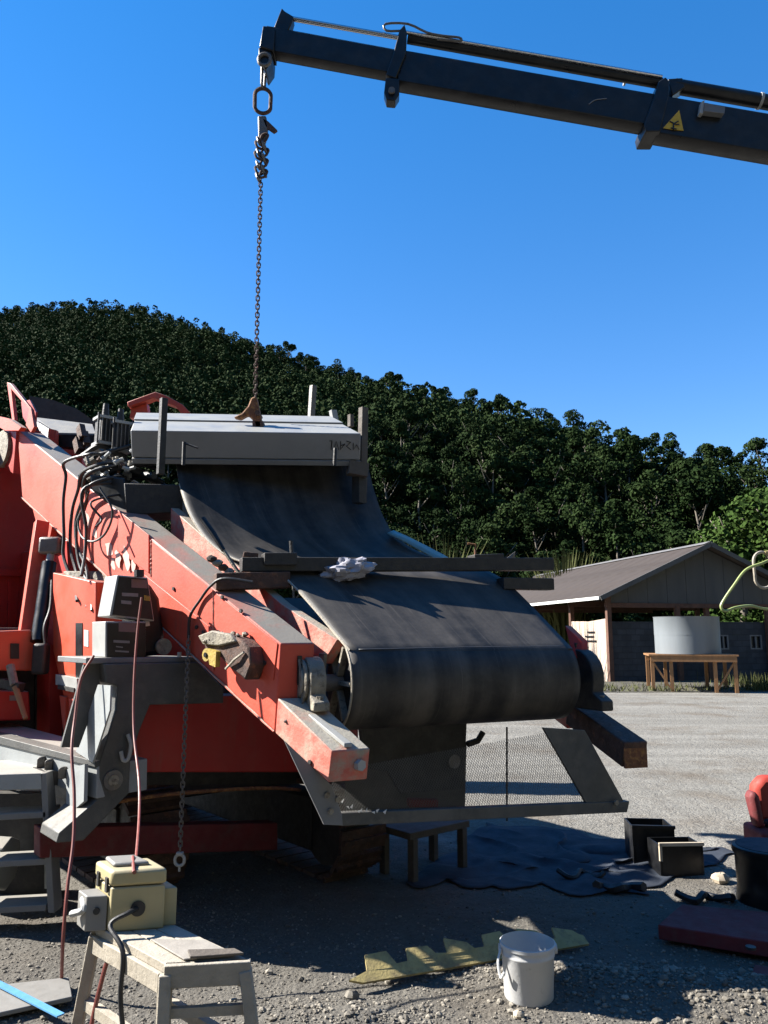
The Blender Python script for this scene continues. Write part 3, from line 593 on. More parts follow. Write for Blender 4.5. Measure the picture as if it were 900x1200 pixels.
# pale worn edge of the belt
MB().tube([p + AX*(-.004) for p in left[26:90]], .0075, 6).build('worn_edge', 'bench', bo)
MB().tube([p + Z*.0 for p in left[6:26]], .006, 6).build('worn_edge', 'bench', bo)
dr = MB().tube([CL+AX*.03, CRr-AX*.03], DR-.012, 40).build('head_drum', 'dark_steel', mach)
MB().tube([CL-AX*.22, CRr+AX*.28], .045, 16).build('shaft', 'steel', dr)
for c, s in ((CL, 1), (CRr, -1)):
    b = MB()
    for k in range(6):
        a = k*math.pi/3; d = AF*math.cos(a)+Z*math.sin(a); b.bar(c+AX*(.018*s)+d*.05, c+AX*(.018*s)+d*.22, .02, .05, up=AX)
    b.build('drum_rib', 'dirty_steel', dr)
# pillow block bearing on the near beam
def bearing(c, s, par, mat, g=1.0):
    global AF, Z
    AF0, Z0 = AF, Z; AF, Z = AF*g, Z*g
    r = MB(); n = 20
    prof = [c - Z*.13 - AF*.16, c - Z*.13 + AF*.16, c - Z*.09 + AF*.16, c - Z*.06 + AF*.105]
    prof += [c + (AF*math.cos(t)+Z*math.sin(t))*.115 for t in [R(-10+i*20) for i in range(11)]]
    prof += [c - Z*.06 - AF*.105, c - Z*.09 - AF*.16]
    o = r.prism(prof, AX*(s*.09)).build('bearing_housing', mat, par, bevel=.008)
    q = c - AX*(s*.0)
    MB().tube([q - AX*(s*.035), q + AX*(s*.01)], [.085, .1], 24).build('bearing_cap', mat, o, bevel=.006)
    MB().ringlink(q - AX*(s*.012), Z, AF, .21, .2, .012, 8, 28).build('cap_rim', mat, o)
    for d in (-.125, .125): MB().disc(q + AF*d + AX*(s*.045) - Z*.09, Z, .02, .03, 6).build('bolt', 'dirty_steel', o)
    AF, Z = AF0, Z0; return o
bearing(CL - AX*.20 + AF*.03 + Z*.015, 1, mach, 'dirty_steel', 1.12)
bearing(CRr + AX*.25, -1, mach, 'dark_steel', 1.5)
# bracket behind the bearing
MB().prism([CL-AX*.08+Z*.16+AF*.02, CL-AX*.08+Z*.16-AF*.12, CL-AX*.08+Z*.02-AF*.1, CL-AX*.08+Z*.05], AX*.02).build('bracket', 'dirty_steel', mach, bevel=.003)
# far beam, with its extension
fb = CRr + AX*.13
ex1 = P(744, 884, 4.62); ex0 = P(676, 835, 5.25); ex00 = ex0 + (ex0-ex1).normalized()*1.8
MB().bar(ex0, ex1, .155, .15).build('beam_extension', 'rust_dark', mach, bevel=.008)
MB().box(ex1 + (ex1-ex0).normalized()*.004, .15, .012, .145, ((ex1-ex0).normalized()).cross(Z), (ex1-ex0).normalized(), None).build('end_plate', 'rust', mach)
MB().bar(ex0+Z*.02, ex00+Z*.0, .12, .26).build('side_beam', 'red', mach, bevel=.006)
MB().prism([CRr+AX*.06+Z*.3-AF*.35, CRr+AX*.06+Z*.17-AF*.02, CRr+AX*.06+Z*.08-AF*.02, CRr+AX*.06+Z*.05-AF*.3], AX*.1).build('guard_plate', 'red', mach, bevel=.004)
MB().prism([P(662,733,5.0), P(682,752,4.95), P(681,768,4.93), P(676,772,4.93), P(668,758,4.97)], AX*.05).build('guard_tip', 'red', mach, bevel=.004)
MB().tube([CRr+AX*.17+Z*.15, CRr+AX*.17+Z*.2, CRr+AX*.23+Z*.205], .012, 7).build('grease_nipple', 'dark_steel', mach)
# crossbar over the belt
cb0 = P(282, 666, 4.62); cb1 = P(645, 664, 5.38); cd = (cb1-cb0).normalized()
MB().bar(cb0+Z*.02, cb1+Z*.015, .1, .085).build('crossbar', 'dark_steel', mach, bevel=.004)
MB().bar(P(586,684,5.22), P(645,685,5.36), .1, .08).build('crossbar_end', 'dark_steel', mach, bevel=.004)
MB().bar(P(252,682,4.55), P(338,680,4.70), .12, .10).build('crossbar_foot', 'rust_dark', mach, bevel=.006)
MB().bar(P(308,656,4.66), P(346,656,4.72), .13, .075).build('clamp_block', 'dark_steel', mach, bevel=.004)
MB().bar(P(285,650,4.7), P(302,652,4.72), .1, .03).build('clamp_block', 'rust_dark', mach, bevel=.004)
MB().tube([P(342,650,4.7), P(341,634,4.7)], .012, 8).build('clamp_bolt', 'dark_steel', mach)
MB().bar(P(552,655,5.18), P(586,654,5.25), .12, .05).build('clamp_block', 'dark_steel', mach, bevel=.004)
MB().prism([P(586,660,5.2), P(604,646,5.25), P(603,656,5.25), P(592,664,5.2)], V(0,.04,.0)).build('clamp_wing', 'steel', mach)
MB().tube([P(557,652,5.2), P(557,638,5.2), P(548,637,5.2)], .008, 6).build('clamp_bolt', 'rust', mach)
# pale edging strip right of the upper belt
MB().grid([[P(454,625,5.6), P(469,632,5.56), P(489,643,5.48), P(509,654,5.4), P(524,662,5.34)], [P(461,622,5.72), P(477,629,5.68), P(499,640,5.6), P(520,651,5.52), P(534,660,5.46)]]).build('edge_strip', 'mint', mach, solid=.012)
# dark handle by the belt
MB().tube([P(237,608,4.75), P(250,626,4.72), P(262,645,4.70)], [.02,.02,.014], 8).build('lever', 'black_paint', mach)
MB().tube(smoothpath([P(262,645,4.7), P(272,660,4.68), P(283,676,4.66)], 4), .012, 7).build('lever_rod', 'dirty_steel', mach)
for k in range(5):
    q = P(248+k*7, 655+k*5, 4.62); MB().sphere(q, .028, 8, 5, (1.2, 1, .8), .15).build('grease_lump', 'dirty_steel' if k % 2 else 'rust_dark', mach)
# guard frame and wire mesh below the drum
GP = Pl(P(400, 960, 4.00), AF)
gf = MB().prism(pl([(397,953),(738,939),(735,952),(400,968)], GP), -AF*.05).build('guard_bar', 'frame_grey', mach, bevel=.003)
MB().prism(pl([(333,868),(352,886),(388,920),(400,954),(401,967),(379,966)], GP, .01), -AF*.015).build('guard_plate', 'grey_paint', mach, bevel=.002)
MB().prism(pl([(638,853),(687,856),(738,949),(690,944)], GP, -.012), -AF*.02).build('guard_plate', 'frame_grey', mach, bevel=.002)
for x, y in ((382,931),(386,950),(720,940),(395,936)): MB().disc(GP(x, y, .011), AF, .016, .012, 6).build('bolt', 'dirty_steel', gf)
for k in range(9):                                # chipped white paint on the guard plate
    x = 398 + k*6 + random.uniform(-2, 2); y = 950 - 16*(k < 3)*random.random() + random.uniform(-2, 2)
    MB().prism(pl([(x, y), (x+random.uniform(2,5), y+random.uniform(-4,0)), (x+random.uniform(1,4), y+random.uniform(1,4))], GP, .012), AF*.002).build('paint_chip', 'white_trim', gf)
b = MB(); A_, B_, C_, D_ = GP(388,905,-.03), GP(662,856,-.03), GP(692,944,-.03), GP(400,957,-.03)
nw = 96
for k in range(-26, nw+27):
    for s in (-1, 1):
        pts = []
        for t in (0, 1):
            q = k/nw + s*.16*(t-.5); pts.append((q, t))
        (u0, t0), (u1, t1) = pts
        if max(u0, u1) < 0 or min(u0, u1) > 1: continue
        def cl(u, t, uo, to):
            if u < 0: f = (0-u)/(uo-u); return 0, t+(to-t)*f
            if u > 1: f = (1-u)/(uo-u); return 1, t+(to-t)*f
            return u, t
        (p0, q0), (p1, q1) = cl(u0, t0, u1, t1), cl(u1, t1, u0, t0)
        f = lambda u, t: (A_.lerp(B_, u)).lerp(D_.lerp(C_, u), t)
        b.bar(f(p0, q0), f(p1, q1), .0015, .0015, up=AF)
tag(b.build('wire_mesh', 'frame_grey', mach, smooth=0), kind='stuff')
# scraper and lower parts seen behind the guard
SP_ = Pl(P(480, 900, 4.75), AF)
sc_ = MB().prism(pl([(420,835),(548,828),(544,925),(470,930),(455,905),(428,900)], SP_), -AF*.04).build('scraper_plate', 'dark_steel', mach, bevel=.004)
MB().disc(SP_(531,892,.0), AF, .04, .02, 16).build('pivot_pin', 'steel', sc_); MB().tube([SP_(548,872), SP_(560,868), SP_(566,858)], .02, 8).build('spring', 'dark_steel', sc_)
MB().tube([P(594,852,5.0), P(594,962,5.0)], .006, 6).build('hanging_rod', 'dark_steel', mach)
MB().bar(P(478,940,5.1), P(512,941,5.15), .06, .05).build('lower_link', 'red_shaded', mach, bevel=.006)
MB().prism([P(404,880,5.3), P(547,870,5.3), P(545,950,5.3), P(404,960,5.3)], V(0,.3,0)).build('inner_frame', 'frame_grey', mach, bevel=.006)
# rust caked lug on the side of the beam
b = MB()
pts = [(254,744),(270,741),(288,744),(300,750),(308,758),(312,778),(305,797),(298,790),(286,782),(276,770),(258,764)]
b.prism(pl(pts, LP, .0), NL*.10); lg = b.build('lifting_lug', 'rust_dark', mach, bevel=.012)
MB().prism(pl([(252,745),(268,739),(290,743),(296,752),(276,757),(258,755)], LP, .09), NL*.03).build('mud_cake', 'dirty_steel', lg, bevel=.008)
for k in range(26): MB().sphere(LP(random.uniform(256,294), random.uniform(741,753), random.uniform(.02,.12)), random.uniform(.008,.02), 6, 4, (1,1,.7), .3).build('mud_lump', 'dirty_steel', lg)
MB().disc(LP(263,767,.095), NL, .036, .03, 18).build('pin', 'yellow_dirt', lg); MB().disc(LP(263,767,.122), NL, .014, .01, 10).build('pin_hole', 'black_paint', lg)
MB().prism(pl([(266,760),(276,763),(275,781),(268,778)], LP, .1), NL*.03).build('yellow_tab', 'yellow_dirt', lg)
MB().tube([LP(284,783,.11), LP(296,772,.12), LP(305,764,.11)], .008, 6).build('wire_tie', 'bench', lg)

# far upper end of the beam
MB().disc(LP(7,527,.0), NL, .17, .05, 24).build('pivot_disc', 'dirty_steel', mach, bevel=.006)
MB().prism(pl([(14,505),(22,503),(18,555),(8,548)], LP, .02), AX*.2).build('end_cap', 'red', mach)
FL = Pl(P(25, 480, 6.5), NL)
b = MB().prism(pl([(8,448),(12,449),(36,478),(40,500),(36,507),(30,498),(34,480),(13,456),(17,492),(14,492)], FL), -NL*.03).build('bent_flap', 'red_faded', mach, bevel=.003)
MB().prism(pl([(22,470),(32,468),(39,482),(38,500),(30,498),(24,488)], FL, -.02), -NL*.015).build('bent_flap', 'red', mach)
MB().prism(pl([(0,488),(18,492),(33,502),(30,506),(14,506),(4,500)], FL, .06), -NL*.05).build('bent_flap', 'red_faded', mach)
# rear hopper body
def bbox(name, mat, c, sx, sy, sz, par=mach, bevel=.01): return MB().box(c, sx, sy, sz, EC, EB).build(name, mat, par, bevel=bevel)
BP = Pl(P(30, 620, 7.0), EB)
MB().prism(pl([(-160,515),(70,520),(150,600),(150,740),(-160,740)], BP), EB*1.6).build('hopper_wall', 'red', mach, bevel=.01)
MB().prism(pl([(-160,665),(60,668),(60,676),(-160,672)], BP, -.05), EB*.06).build('hopper_rib', 'red', mach)
for x in (8, 24, 40): MB().prism(pl([(x,680),(x+4,680),(x+4,738),(x,738)], BP, -.03), EB*.03).build('hopper_rib', 'red', mach)
MB().prism([P(42,489,7.4), P(108,497,7.2), P(112,508,6.9), P(66,507,6.9)], -Z*.03).build('deck_plate', 'grey_paint', mach)
MB().prism([P(66,509,6.88), P(112,510,6.88), P(112,524,6.88), P(66,524,6.88)], V(0,.3,0)).build('deck_edge', 'black_paint', mach)
MB().prism([P(40,492,7.2), P(62,505,6.85), P(62,522,6.85), P(50,512,6.9)], V(.1,.3,0)).build('deck_edge', 'dark_steel', mach)
MB().prism([P(57,502,6.8), P(66,504,6.8), P(66,520,6.8), P(62,524,6.8), P(56,512,6.8)], V(.0,.05,0)).build('deck_bracket', 'red_faded', mach)
MB().prism([P(72,526,6.8), P(96,528,6.8), P(96,545,6.8)], V(.0,.3,0)).build('deck_bracket', 'red_faded', mach)
for x, y in ((94,500),(98,508),(90,515),(100,520)): MB().bar(P(x,y,6.7), P(x+3,y+14,6.65), .05, .08).build('deck_fitting', 'rust_dark', mach)
# bent orange hopper edge showing over the box
HP = Pl(P(185, 475, 7.6), V(0,1,0))
MB().prism(pl([(149,471),(182,459),(196,464),(214,474),(225,486),(214,487),(206,476),(192,471),(180,466),(170,470),(150,477)], HP), V(0,.12,0)).build('hopper_edge', 'red_faded', mach, bevel=.006)
MB().prism(pl([(152,477),(170,471),(172,488),(150,488)], HP, .05), V(0,.1,0)).build('hopper_edge', 'orange', mach)
MB().prism(pl([(34,464),(60,468),(90,479),(120,500),(110,540),(34,540)], Pl(P(40,490,9.5), V(0,1,0))), V(0,.6,0)).build('hopper_rear', 'dark_steel', mach)
# strut and hydraulic cylinder
MB().bar(P(49,612,6.0), P(30,748,5.75), .075, .1, up=EC).build('strut', 'red_faded', mach, bevel=.004)
MB().prism(pl([(30,580),(56,582),(60,600),(52,640),(44,640),(38,612)], LP, -.03), AX*.05).build('gusset', 'red_faded', mach, bevel=.003)
hc = MB().tube([P(58,660,5.85), P(45,752,5.65)], .055, 18).build('hydraulic_cylinder', 'black_paint', mach)
MB().tube([P(62,632,5.9), P(58,660,5.85)], .028, 12).build('rod', 'white_metal', hc); MB().box(P(61,640,5.9), .16, .14, .13).build('clevis', 'steel', hc, bevel=.02)
MB().box(P(48,772,5.62), .10, .10, .22).build('cylinder_foot', 'dark_steel', hc, bevel=.02)
MB().tube(smoothpath([P(61,680,5.75), P(59,712,5.68), P(52,735,5.62), P(53,755,5.6)], 5), .012, 7).build('hose', 'black_rubber', hc)
# lit red column
CPl = Pl(P(85, 780, 5.45), NL)
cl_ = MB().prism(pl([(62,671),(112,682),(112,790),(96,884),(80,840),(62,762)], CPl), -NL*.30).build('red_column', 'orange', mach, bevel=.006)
MB().prism(pl([(89,730),(97,730),(97,832),(89,830)], CPl), NL*.004).build('dark_slot', 'black_paint', cl_)  # flat black plate stands for the dark inside of the slot
MB().prism(pl([(99,738),(104,739),(104,758),(99,757)], CPl), NL*.004).build('sticker', 'white_trim', cl_)
MB().prism(pl([(70,790),(95,795),(95,808),(70,802)], CPl), NL*.03).build('column_clamp', 'white_metal', cl_); MB().prism(pl([(74,802),(93,806),(93,811),(74,807)], CPl, .01), NL*.03).build('clamp_strap', 'dark_steel', cl_)
MB().prism(pl([(73,815),(80,817),(80,850),(78,862)], CPl), NL*.02).build('fin', 'red_faded', cl_); MB().prism(pl([(84,818),(95,820),(92,866),(86,850)], CPl), NL*.02).build('fin', 'red_faded', cl_)
MB().prism([P(72,668,5.6), P(130,668,5.5), P(140,712,5.35), P(112,712,5.35)], V(0,.1,-.05)).build('mud_ledge', 'dirty_steel', mach, bevel=.02)
# lower left brackets and the latch handle
BR = Pl(P(20, 770, 5.6), EB)
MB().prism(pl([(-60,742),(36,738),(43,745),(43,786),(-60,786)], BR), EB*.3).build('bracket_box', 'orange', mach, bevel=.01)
MB().prism(pl([(-60,808),(34,810),(36,844),(-60,846)], BR), EB*.3).build('bracket_box', 'red', mach, bevel=.01)
MB().prism(pl([(12,754),(22,754),(22,772),(12,772)], BR, -.012), EB*.01).build('bracket_slot', 'black_paint', mach)
MB().prism(pl([(58,755),(72,760),(78,795),(78,880),(58,880)], Pl(P(66,800,5.75), EB)), EB*.3).build('inner_panel', 'red', mach)
MB().prism(pl([(-58,735),(58,735),(58,884),(-58,884)], BR, .32), EB*1.6).build('body_side', 'dark_steel', mach, bevel=.02)  # red body side, its shade put into the dark colour
for x_, y_ in ((-150, 735), (-60, 735), (40, 735)):
    q = BP(x_, y_, .8); MB().bar(V(q.x, q.y, 0), q, .14, .14, up=EC).build('hopper_leg', 'red', mach, bevel=.008)
hd = MB().tube([P(12,780,5.5), P(17,803,5.45)], .03, 8).build('latch_handle', 'dirty_steel', mach); MB().tube([P(18,805,5.44), P(30,842,5.36)], [.022,.017], 8).build('grip', 'timber', hd); MB().bar(P(3,800,5.5), P(25,806,5.45), .06, .06).build('latch', 'dark_steel', hd)
MB().prism(pl([(11,815),(19,815),(19,821),(11,821)], BR, -.006), EB*.004).build('sticker', 'label_grey', mach)

# grey support arm (front dark; sunlight on its left faces put into paler panels)
SPn = Pl(P(170, 800, 4.62), EB)
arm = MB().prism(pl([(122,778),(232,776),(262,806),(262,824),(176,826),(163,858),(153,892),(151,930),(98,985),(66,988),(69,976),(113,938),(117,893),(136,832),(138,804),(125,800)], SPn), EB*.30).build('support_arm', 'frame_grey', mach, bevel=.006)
MB().prism(pl([(103,771),(236,770),(238,776),(103,778)], SPn, .03), EB*.5).build('deck', 'grey_paint', mach, bevel=.004)
SLP = Pl(SPn(118, 850), EC)
MB().prism(pl([(123,802),(138,803),(137,832),(117,893),(97,880)], SLP, -.03), -EC*.01).build('sunlit_arm_panel', 'pale_paint', arm)
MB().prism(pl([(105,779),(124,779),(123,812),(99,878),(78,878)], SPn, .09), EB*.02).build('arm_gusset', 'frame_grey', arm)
MB().prism(pl([(92,900),(114,894),(113,937),(92,955)], SLP, -.05), -EC*.02).build('sunlit_arm_panel', 'pale_paint', arm)
MB().disc(SPn(132,914), -EB, .055, .012, 24).build('pin', 'steel', arm); MB().disc(SPn(132,914,.0)-EB*.012, -EB, .03, .006, 18).build('pin_cap', 'dirty_steel', arm)
MB().tube(smoothpath([SPn(148,860)-EB*.02, SPn(150,872)-EB*.04, SPn(147,888)-EB*.04, SPn(142,890)-EB*.03, SPn(140,880)-EB*.02], 5), .011, 8).build('hook', 'white_metal', arm)
MB().disc(SPn(210,770), Z, .014, .03, 6).build('deck_bolt', 'white_metal', arm)
# long grey rail running back along the machine side
PH2 = R(50); E2 = V(math.cos(PH2), math.sin(PH2), 0); RP = Pl(SPn(114, 900), E2)
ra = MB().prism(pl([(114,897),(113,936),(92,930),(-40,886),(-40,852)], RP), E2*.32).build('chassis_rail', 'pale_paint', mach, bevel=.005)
MB().prism(pl([(114,892),(114,899),(-40,862),(-40,852)], RP, -.012), E2*.1).build('rail_flange', 'frame_grey', ra, bevel=.003)
for x, y in ((53,893),(62,896),(78,905)): MB().box(RP(x, y, -.02), .05, .05, .07, E2).build('rail_clip', 'steel', ra, bevel=.012)
# lower chassis, red skirts, track
LC = Pl(P(260, 870, 5.25), EB)
MB().prism(pl([(140,815),(420,815),(420,905),(140,905)], LC), EB*.25).build('belly_panel', 'red', mach, bevel=.006)
MB().prism(pl([(60,908),(420,905),(420,922),(60,925)], LC, .15), EB*.2).build('belly_beam', 'dark_steel', mach)
MB().prism(pl([(50,972),(330,966),(330,998),(50,1008)], LC, .05), EB*.12).build('lower_beam', 'red_shaded', mach, bevel=.006)
MB().tube(smoothpath([LC(120,940,-.05), LC(200,928,-.07), LC(300,922,-.06), LC(350,925,-.02)], 6), .012, 7).build('hose', 'rust', mach)
bbox('chassis_box', 'dark_steel', V(-1.75, 6.55, .95), 1.9, 1.6, .9)
bbox('upper_body', 'red', V(-2.3, 7.1, 1.9), 1.7, 1.7, 1.0)
TL, TR_ = 2.4, .30
def trk(s):                                       # s along the loop -> position, tangent
    per = 2*TL + 2*math.pi*TR_; s = s % per
    if s < TL: return (-TL/2+s, TR_, 1, 0)
    s -= TL
    if s < math.pi*TR_: a = math.pi/2 - s/TR_; return (TL/2+math.cos(a)*TR_, math.sin(a)*TR_, math.sin(a), -math.cos(a))
    s -= math.pi*TR_
    if s < TL: return (TL/2-s, -TR_, -1, 0)
    s -= TL; a = -math.pi/2 - s/TR_; return (-TL/2+math.cos(a)*TR_, math.sin(a)*TR_, math.sin(a), -math.cos(a))
per = 2*TL+2*math.pi*TR_; nsh = 40
tf_ = G(425, 1036)
for fr_ in (tf_, tf_ - EC*1.2 + EB*.55):
    tcen = V(fr_.x, fr_.y, 0) + EB*(TL/2+TR_) + Z*(TR_+.02)
    tr = empty('track', V(tcen.x, tcen.y, 0)); tr.parent = mach; tr.location = V(tcen.x, tcen.y, 0)-V(-1.6, 6.0, 0)
    sh0 = None
    for k in range(nsh):
        x, z, tx, tz_ = trk(k*per/nsh); c = tcen + EB*x + Z*z; t_ = EB*tx + Z*tz_; nn = t_.cross(EC)
        MB().box(c, .145, .38, .03, t_, EC, nn).add([], []).build('track_shoe', 'rust_dark', tr)
        MB().box(c+nn*.028*(1 if nn.dot(EB*x*0+Z*z+EB*(x-max(-TL/2, min(TL/2, x)))) > 0 else -1), .03, .37, .03, t_, EC, nn).build('grouser', 'rust_dark', tr)
    MB().box(tcen, .24, 2.1, .36, EC, EB).build('track_frame', 'dark_steel', tr, bevel=.01)
    for x in (-TL/2, TL/2): MB().disc(tcen + EB*x - EC*.10, EC, .25, .20, 28).build('sprocket', 'dark_steel', tr)
# control boxes on the deck
def cbox(front, depth, door, labels, name):
    pn = Pl(SPn(140, 770) - EB*.0, EB)
    o = MB().prism(pl(front, pn, .06), EB*depth).build(name, 'white_metal', mach, bevel=.006)
    d = MB().prism(pl(door, pn, .06), -EB*.006).build('door', 'black_paint', o)
    for (x, y, w_, h_, m) in labels: MB().prism(pl([(x,y),(x+w_,y+1),(x+w_,y+h_+1),(x,y+h_)], pn, .053), -EB*.002).build('label', m, d)
    return o
cbox([(128,728),(176,728),(176,771),(128,771)], .22, [(130,730),(175,730),(175,770),(130,770)], [(143,729,20,11,'label_pink'),(137,750,19,3,'label_grey'),(139,762,16,2,'label_grey'),(140,757,8,1.5,'label_grey')], 'control_box')
cbox([(142,673),(178,676),(186,728),(133,722)], .20, [(144,675),(177,678),(184,726),(136,720)], [(158,678,19,10,'label_pink'),(147,694,19,4,'label_grey'),(146,703,12,4,'label_grey'),(151,722,12,2,'label_grey'),(173,697,7,6,'yellow_dirt')], 'control_box')
MB().prism(pl([(168,684),(186,681),(198,700),(204,745),(200,768),(170,771)], SPn, .12), EB*.25).build('motor_cover', 'black_paint', mach, bevel=.03)
MB().prism(pl([(177,726),(184,726),(185,733),(179,734)], SPn, .115), EB*.004).build('label', 'white_trim', mach)
MB().disc(SPn(199,758,.1)+Z*0, -EB, .05, .02, 18).build('motor_flange', 'dirty_steel', mach)
MB().tube([P(163,668,4.6), P(163,676,4.6)], .03, 10).build('cable_gland', 'black_rubber', mach)
# hoses draped over the side beam
hs_ = [[(112,556),(99,575),(92,600),(90,640),(97,670),(108,690)], [(118,560),(106,585),(98,612),(100,640),(112,670),(120,712)], [(124,572),(112,592),(101,618),(104,660),(118,690),(128,716)],
       [(96,545),(90,560),(87,590),(88,630),(88,655),(101,690),(112,705)], [(140,575),(147,600),(140,625),(125,636),(111,630),(107,612),(116,588),(127,580)], [(122,578),(118,620),(117,650),(121,676)], [(134,592),(138,610),(140,620)]]
for i, h in enumerate(hs_):
    pts = [LP(x, y, .05+.012*i + (.05 if k in (0, len(h)-1) else 0)) for k, (x, y) in enumerate(h)]
    if i != 4: pts = [P(h[0][0]+24, h[0][1]-12, 5.62), P(h[0][0]+10, h[0][1]-13, 5.45)] + pts
    MB().tube(smoothpath(pts, 7), .0125 if i not in (4, 6) else .008, 8).build('hose', 'black_rubber', mach)
for k in range(14):                               # knot of hoses and fittings above the beam
    x, y = 92+rt.uniform(0, 62), 530+rt.uniform(0, 38); p0 = P(x, y, 5.55+rt.uniform(0,.25))
    MB().tube(smoothpath([p0, p0+V(rt.uniform(.1,.2), rt.uniform(-.1,.1), rt.uniform(-.02,.1)), p0+V(rt.uniform(.25,.45), rt.uniform(-.1,.1), rt.uniform(-.1,.12))], 5), rt.uniform(.016,.03), 8).build('hose', 'black_rubber', mach)
    if k % 2 == 0: MB().tube([p0, p0+V(.05, 0, .03)], .026, 8).build('hose_fitting', rt.choice(['white_metal', 'pale_paint', 'dirty_steel']), mach)
for k in range(22):                               # pale worn couplings among the hoses
    x, y = 98+rt.uniform(0, 58), 528+rt.uniform(0, 36); p0 = P(x, y, 5.50+rt.uniform(0,.1)); d_ = V(rt.uniform(-1,1), rt.uniform(-.5,.2), rt.uniform(-.3,.6)).normalized()
    MB().tube([p0, p0+d_*.02, p0+d_*.024, p0+d_*rt.uniform(.04,.08)], [.02,.02,.014,.014], 8).build('coupling', rt.choice(['white_metal', 'pale_paint', 'dirty_steel', 'rust_dark']), mach)
# valve body and bracket box left of the belt top
MB().prism([P(145,566,5.35), P(214,568,5.45), P(214,600,5.45), P(148,604,5.35)], V(-.05,.35,0)).build('valve_box', 'dark_steel', mach, bevel=.008)
MB().prism([P(105,556,5.5), P(146,560,5.4), P(148,598,5.4), P(128,592,5.45), P(108,575,5.5)], V(0,.3,0)).build('valve_box', 'black_paint', mach, bevel=.01)
for i, (x0, x1, y0, y1) in enumerate(((115,130,491,521),(132,148,497,529))):
    c0 = P((x0+x1)/2, (y0+y1)/2, 5.75); hh = (P(x0,y0,5.75)-P(x0,y1,5.75)).length
    vm = MB().box(c0, .11, .12, hh, EC, EB).build('finned_motor', 'dark_steel', mach, bevel=.004)
    for s in (-.5, .5): MB().box(c0+Z*(hh*s), .14, .15, .022, EC, EB).build('end_flange', 'white_metal', vm)
    for k in range(4): MB().box(c0+EC*(-.045+.03*k)-EB*.065, .008, .02, hh*.85, EC, EB).build('fin', 'steel', vm)
    MB().disc(c0+Z*(hh*.5), Z, .03, .12, 12, .02).build('motor_top', 'dark_steel', vm)
    for s in (-1, 1): MB().bar(c0+EC*(.075*s)-EB*.07-Z*(hh*.55), c0+EC*(.075*s)-EB*.07+Z*(hh*.62), .012, .012, up=EC).build('tie_rod', 'dark_steel', vm)
# uprights round the box
MB().bar(P(188,556,5.22), P(192,467,5.22), .045, .045, up=EC).build('upright', 'dark_steel', mach, bevel=.003)
MB().bar(P(424,578,5.72), P(426,478,5.72), .05, .06, up=EC).build('upright', 'old_timber', mach, bevel=.003)
MB().bar(P(364,500,6.9), P(367,452,6.9), .05, .05, up=EC).build('upright', 'steel', mach, bevel=.003)
MB().bar(P(411,500,6.5), P(411,486,6.5), .04, .04, up=EC).build('upright', 'old_timber', mach); MB().bar(P(392,492,6.6), P(390,481,6.6), .04, .06, up=EC).build('upright', 'white_metal', mach)
MB().bar(P(408,548,5.62), P(430,552,5.66), .1, .1).build('upright_foot', 'old_timber', mach); MB().bar(P(421,556,5.7), P(421,590,5.7), .09, .07, up=EC).build('upright_foot', 'dark_steel', mach)
# access steps
SPL = Pl(P(30, 960, 4.62), V(0,1,0))
stp = empty('access_steps', P(30, 1070, 4.62)); stp.parent = mach; stp.location = P(30,1070,4.62)-WL[mach.name]; WL[stp.name] = P(30,1070,4.62)
for x0, x1 in ((50, 60), (-60, -52)): MB().prism(pl([(x0-3,906),(x0+4,906),(x1+4,1070),(x1-4,1070)], SPL), V(0,.11,0)).build('rail', 'grey_paint', stp, bevel=.004)
for y in (957, 1012, 1066): MB().prism([SPL(-60,y), SPL(54,y-6), SPL(54,y-6)+V(0,.2,.0), SPL(-60,y)+V(0,.2,0)], -Z*.035).build('tread', 'grey_paint', stp, bevel=.004)
MB().prism([SPL(-60,909), SPL(50,906), SPL(50,906)+V(-.1,.55,0), SPL(-60,909)+V(0,.55,0)], -Z*.09).build('platform', 'pale_paint', stp, bevel=.004)
MB().prism(pl([(33,962),(40,962),(42,1055),(34,1055)], SPL, .2), V(0,.03,0)).build('rear_rail', 'pale_paint', stp)
# hanging belly drum behind the steps
MB().tube([P(-20,1010,5.1), P(11,1012,5.1)], [.16,.16], 8).build('belly_drum', 'pale_paint', mach, bevel=.01)
MB().prism([P(-60,930,5.35), P(52,930,5.3), P(64,1060,5.3), P(-60,1060,5.35)], V(0,.1,0)).build('belly_skirt', 'dark_steel', mach)

# ================================================================== THINGS
# grey box slung from the crane
bx = empty('steel_box', P(285, 540, 5.5)); f0, f1, k0, k1 = P(153,504,5.36), P(423,508,5.52), P(160,485,6.2), P(404,490,6.34)
nb = (f1-f0).cross(k0-f0).normalized(); nb = nb if nb.z > 0 else -nb
k1 = f1 + (k0-f0)*.97 - (f1-f0)*.03; th = .20
bo_ = MB().prism([f0, f1, k1, k0], -nb*th).build('shell', 'box_grey', bx, bevel=.008)
MB().prism([f0-nb*(th+.004)+(k0-f0)*-.01, f1-nb*(th+.004)+(k0-f0)*-.01, f1-nb*(th+.004)+(k0-f0)*.9, f0-nb*(th+.004)+(k0-f0)*.9], -nb*.04).build('base_lip', 'grey_paint', bx, bevel=.004)
MB().prism([f0.lerp(k0,.55)+nb*.001, f1.lerp(k1,.55)+nb*.001, f1.lerp(k1,.98)+nb*.001, f0.lerp(k0,.98)+nb*.001], nb*.012).build('lid', 'box_grey', bo_, bevel=.003)
fd = (f1-f0).normalized(); fp = Pl(f0.lerp(f1,.5), fd.cross(nb))
if fp.n.y > 0: fp = Pl(fp.p, -fp.n)
